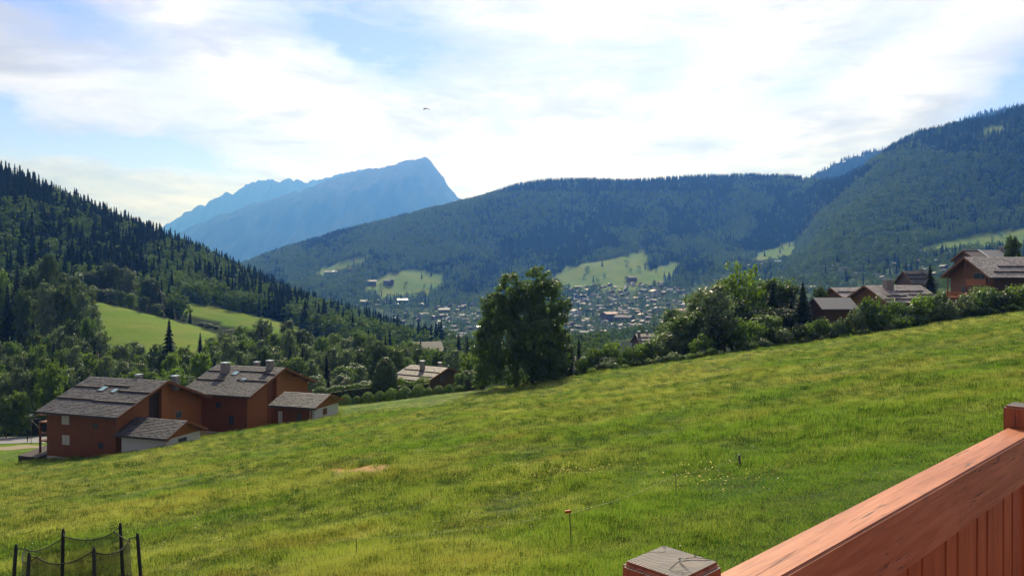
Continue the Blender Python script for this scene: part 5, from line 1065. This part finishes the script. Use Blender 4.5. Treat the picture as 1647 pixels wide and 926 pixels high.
def hz_(x, y, lab):
    if 'left of' in lab: return ('in the upper' if y < 500 else 'in the lower') + ' town left of the big tree'
    if 'dense' in lab: return ('in the upper' if y < 482 else 'in the middle' if y < 508 else 'in the lower') + (' town by the big tree' if x < 960 else ' town centre' if x < 1040 else ' town further right')
    if 'upper end' in lab: return 'behind the right hand trees'
    return 'in the hamlet below the right hill'
hr_ = random.Random(21); placed = []
for poly, n, (dl, dh), lab, sep_, wis, ris in regs:
    xs = [p[0] for p in poly]; ys = [p[1] for p in poly]; c_ = 0; tr_ = 0
    while c_ < n and tr_ < 9000:
        tr_ += 1; x_ = hr_.uniform(min(xs), max(xs)); y_ = hr_.uniform(min(ys), max(ys))
        if not bool(inpoly(np.array([x_]), np.array([y_]), poly)[0]): continue
        if any((x_ - a) ** 2 + ((y_ - b_) * 1.8) ** 2 < sep_ ** 2 * 1.2 for a, b_ in placed): continue
        D_ = find_D(x_, y_, dl, dh)
        if abs(float(tab(PYN, x_, D_)) - y_) > 3 or float(tab(PYN, x_, D_)) > float(tab(RUN, x_, D_ - 20)) + 2: continue
        placed.append((x_, y_)); wi = hr_.choice(wis); ri = hr_.choice(ris); ty = hr_.choice([0, 0, 1, 2, 2, 3] if sep_ < 8 else [0, 1, 2])
        col = {0: 'brown timber', 1: 'cream', 2: 'white', 3: 'tan timber', 4: 'grey'}[wi]
        house(x_, D_, ty, wi, ri, hr_.choice([0, 0.3, -.3, 1.5, 1.9, -1.3]) + hr_.uniform(-.2, .2), hr_.uniform(.62, .92), 'small %s house with %s %s%s' % (col, {0: 'brown roof', 1: 'pale roof', 2: 'grey roof', 3: 'dark roof', 4: 'brown roof', 5: 'bright roof', 6: 'reddish roof'}[ri], hz_(x_, y_, lab), ''), '%s houses %s' % (col, lab), D_ < 1500); c_ += 1
    print(lab, c_, tr_)
for px_, py_, dl, dh, ty, wi, ri, rz_, sc, lab in [(1053, 476, 1300, 2100, 3, 1, 6, -1.4, 1.35, 'large cream hotel with pink roof in the upper town centre'), (1093, 508, 1000, 1900, 3, 1, 6, .1, 1.1, 'long cream building with reddish roof beside the right hand tree cluster'),
        (926, 508, 1000, 1900, 3, 2, 1, -1.3, 1.2, 'white apartment house with gabled front low in the town'), (980, 515, 1000, 1900, 3, 0, 6, .6, 1.4, 'big brown roofed hall in the middle of the town'), (1004, 521, 1000, 1900, 3, 0, 0, -.5, 1.4, 'second big brown roofed hall in the middle of the town'),
        (528, 442, 2000, 3000, 1, 0, 1, .2, 1.3, 'left farmhouse on the far pasture above the left hill'), (540, 441, 2000, 3000, 1, 2, 5, .2, 1.2, 'pale farmhouse on the far pasture above the left hill'), (566, 438, 2000, 3000, 1, 0, 0, -.4, 1.4, 'dark farmhouse at the right of the far pasture above the left hill'),
        (598, 458, 1900, 2900, 1, 0, 1, .2, 1.5, 'left farmhouse on the lower far pasture'), (625, 457, 1900, 2900, 1, 0, 0, -.6, 1.5, 'right farmhouse on the lower far pasture'), (1016, 452, 1700, 2400, 1, 0, 0, .2, 1.4, 'farmhouse at the foot of the central pasture'),
        (1222, 425, 1600, 2300, 1, 0, 0, .4, 1.3, 'left chalet at the bottom of the bright wedge shaped pasture'), (1238, 427, 1500, 2300, 1, 3, 1, -.6, 1.2, 'middle chalet at the bottom of the bright wedge shaped pasture'), (1252, 427, 1500, 2300, 1, 0, 5, .2, 1.3, 'right chalet at the bottom of the bright wedge shaped pasture'),
        (647, 489, 1700, 2300, 3, 0, 5, .3, 1.3, 'building with glinting pale roof at the left end of the town'), (586, 490, 1700, 2300, 1, 0, 1, .3, 1.3, 'leftmost of the pale roofed houses beside the left hill'), (714, 505, 1400, 2100, 3, 0, 1, .2, 1.2, 'long pale roofed building near the bright road')]:
    D_ = find_D(px_, py_, dl, dh); house(px_, D_, ty, wi, ri, rz_, sc, lab, None, D_ < 2300)
# bright road through the lower town
V = []; rdp = [(700, 503), (718, 503), (740, 506), (762, 509), (800, 511)]
for px_, py_ in rdp:
    D_ = find_D(px_, py_, 1400, 2200); 
    for dd in (-9, 9): q_ = gpx(px_, D_ + dd * 2); V.append((q_.x, q_.y, q_.z + 1.2))
tag(obj('town_road', mesh_arr('town_road', V, [(2 * i, 2 * i + 2, 2 * i + 3, 2 * i + 1) for i in range(len(rdp) - 1)], [M['concrete']], True)), 'pale road glinting across the lower end of the town', None, None, 'structure')

# ------------------------------------------------------------------ meadow grass
def tuft(name, n, h, wd, spread, seed, m_, lean=.35):
    rng_ = np.random.default_rng(seed); V = []; Fc = []; T_ = []
    for i in range(n):
        b_ = rng_.normal(size=2) * spread * .5; a = rng_.uniform(0, 6.28); hh_ = h * rng_.uniform(.5, 1.1); ln = np.array([math.cos(a), math.sin(a)]) * lean * hh_ * rng_.uniform(.3, 1.2); s_ = np.array([-math.sin(a), math.cos(a)]) * wd * rng_.uniform(.6, 1.2)
        a2 = rng_.uniform(0, 6.28); s_ = np.array([math.cos(a2), math.sin(a2)]) * wd
        k = len(V); V += [(*(b_ - s_ / 2), -.03), (*(b_ + s_ / 2), -.03), (*(b_ + ln * .35 + s_ / 2.4), hh_ * .6), (*(b_ + ln * .35 - s_ / 2.4), hh_ * .6), (*(b_ + ln), hh_)]
        Fc += [(k, k + 1, k + 2), (k, k + 2, k + 3), (k + 3, k + 2, k + 4)]; T_ += [.3, .5, 1.0 if rng_.uniform() < .35 else .6]
    return mesh_arr(name, V, Fc, [m_], False, {'tint': ('FACE', T_)})
TU = [tuft('grass_tuft', 46, .34, .014, .30, 1, M['grass_blade']), tuft('grass_tuft', 60, .22, .018, .38, 2, M['grass_blade'], .6), tuft('grass_tuft', 30, .46, .010, .30, 3, M['grass_blade'], .25)]
TU.append(leaf_mesh('grass_tuft', *(lambda r_: (np.stack([r_.normal(size=110) * .16, r_.normal(size=110) * .16, r_.uniform(.03, .30, 110)], 1), r_.normal(size=(110, 3)) * .6 + np.array([0, 0, 1.]), r_.uniform(.015, .04, 110), r_.uniform(0, .7, 110)))(np.random.default_rng(9)), np.random.default_rng(10), M['herb_leaf']))
TS = []
for i, me in enumerate(TU):
    o = obj('grass_tuft', me, None, gpx(760 + 60 * i, 24)); tag(o, 'clump of meadow grass in the near centre of the meadow', 'grass', None, 'stuff'); TS.append(o)
rng = np.random.default_rng(5); N_ = 470000
px = rng.uniform(-300, 2000, N_); q_ = rng.uniform(0, 1, N_); D = 1 / (1 / 12.5 - q_ * (1 / 12.5 - 1 / 165.0))
py = tab(PYN, px, D); dens = np.clip((D / 60) ** .25, .5, 1.0)
lw = (inpoly(px, py, P_LAWN) | inpoly(px, py, P_VERGE)) & (D > 95); x = D * (px - CX) / F; y = D
ok = (~(lw & (D > 150) & (px < 120))) & (py < 1050) & (py <= tab(RUN, px, D) + 4) & ~((px > 1150) & (D > 158)); 
patch = fbm(x / 5, y / 5, 3, 12); ok &= rng.uniform(size=N_) < np.clip(.88 + patch * .5, .5, 1)
ok &= ~(((((px - 602) / 44) ** 2 + ((py - 759 + (px - 602) * .12) / 13) ** 2 < 1) | (((px - 550) / 32) ** 2 + ((py - 763) / 11) ** 2 < 1)) & (rng.uniform(size=N_) < .985))
px, D, x, y, lw = px[ok], D[ok], x[ok], y[ok], lw[ok]; n = len(px); print('tufts', n)
hp = 1 + .9 * fbm(x / 2.6, y / 2.6, 3, 44) + .35 * fbm(x / 14, y / 14, 2, 45)
short = np.clip((34 - D) / 10, 0, 1) * np.clip((x - 3) / 5, 0, 1)
herb = fbm(x / 2.2, y / 2.2, 3, 91) + .35 * fbm(x / 9, y / 9, 2, 92) + .30 * short
sc = np.clip((D / 30) ** .55, .8, 3.0); hs = hp * np.clip(1 - short * .6, .4, 1) * np.clip((D / 30) ** .12, .9, 1.3) * rng.uniform(.75, 1.2, n) * np.where(lw, .22, 1)
scatter('grass', 'tall meadow grass with seed heads covering the slope', 'grass', np.stack([x, y, tab(GZ, px, D)], 1), np.stack([x * 0, x * 0, rng.uniform(0, 6.28, n)], 1), np.stack([sc, sc, hs], 1), TS, np.where((herb > .42) & (rng.uniform(size=n) < .30), 3, np.where(rng.uniform(size=n) < .3, 1, np.where(rng.uniform(size=n) < .5 + .5 * patch[ok], 2, 0))))
# flowers
def flowers(name, label, m_, centres, n, size, seed):
    rng_ = np.random.default_rng(seed); Cc = []; 
    for (a, b_, sa, sb, wgt) in centres:
        k = int(n * wgt); px_ = a + rng_.normal(size=k) * sa; py_ = b_ + rng_.normal(size=k) * sb
        for p_, q__ in zip(px_, py_):
            D_ = 5.7 * F / max(8, (q__ - H0 - 140 + .148 * (p_ - CX)))
            if D_ > 140 or D_ < 14: continue
            g_ = gpx(p_, D_); Cc.append((g_.x, g_.y, g_.z + rng_.uniform(.25, .5)))
    Cc = np.array(Cc); d_ = Cc[:, 1]; s_ = size * (d_ / 30) ** .6 * rng_.uniform(.6, 1.3, len(Cc))
    nn = rng_.normal(size=(len(Cc), 3)) * .5 + np.array([0, -.3, 1.]); V = quads(Cc, nn, s_, rng_, 1.0).reshape(-1, 3)
    o = obj(name, mesh_arr(name, V, np.arange(len(V)).reshape(-1, 4), [m_])); tag(o, label, 'flowers', None, 'stuff')
flowers('white_flowers', 'tiny white flower heads dotted through the meadow', M['white_petal'], [(1340, 600, 45, 10, .3), (1430, 560, 60, 10, .15), (600, 720, 60, 12, .1), (1000, 700, 400, 60, .25), (300, 860, 200, 40, .12), (850, 860, 100, 30, .08)], 700, .020, 61)
flowers('yellow_flowers', 'yellow flower patch across the middle of the meadow', M['yellow_petal'], [(880, 765, 45, 6, .6), (800, 780, 30, 4, .15), (1130, 780, 60, 15, .25)], 900, .026, 62)

# ------------------------------------------------------------------ haze
HB = MB().box((-23500, -400, -800), (23500, 17500, 1900)); hm = bpy.data.materials.new('haze'); hm.use_nodes = True; t = NT(hm.node_tree)
pv = t.n('ShaderNodeVolumePrincipled', Color=(.095, .30, 1.0), Density=1.1e-4, Anisotropy=.4)
pv.inputs['Absorption Color'].default_value = (1, 1, 1, 1)
t.n('ShaderNodeOutputMaterial', Volume=pv.outputs[0])
hz = HB.build('haze', hm); tag(hz, 'thin blue valley haze', None, None, 'stuff')
ORD = ['leftmost', 'second from left', 'third from left', 'fourth from left', 'fifth from left', 'sixth from left', 'seventh from left', 'eighth from left', 'ninth from left', 'tenth from left', 'eleventh from left', 'twelfth from left']
by = {}
for o in C.objects:
    if o.parent is None and 'label' in o and o.get('kind') is None: by.setdefault(o['label'], []).append(o)
for lab, os_ in by.items():
    if 1 < len(os_) <= 12 and len(lab.split()) <= 13:
        os_.sort(key=lambda o: o.location.x / o.location.y)
        for i, o in enumerate(os_): o['label'] = lab + ', ' + ORD[i]
for o in C.objects:
    if 'label' in o and len(o['label'].split()) > 16: print('LONG', o['label'])
print('objects', len(bpy.data.objects))
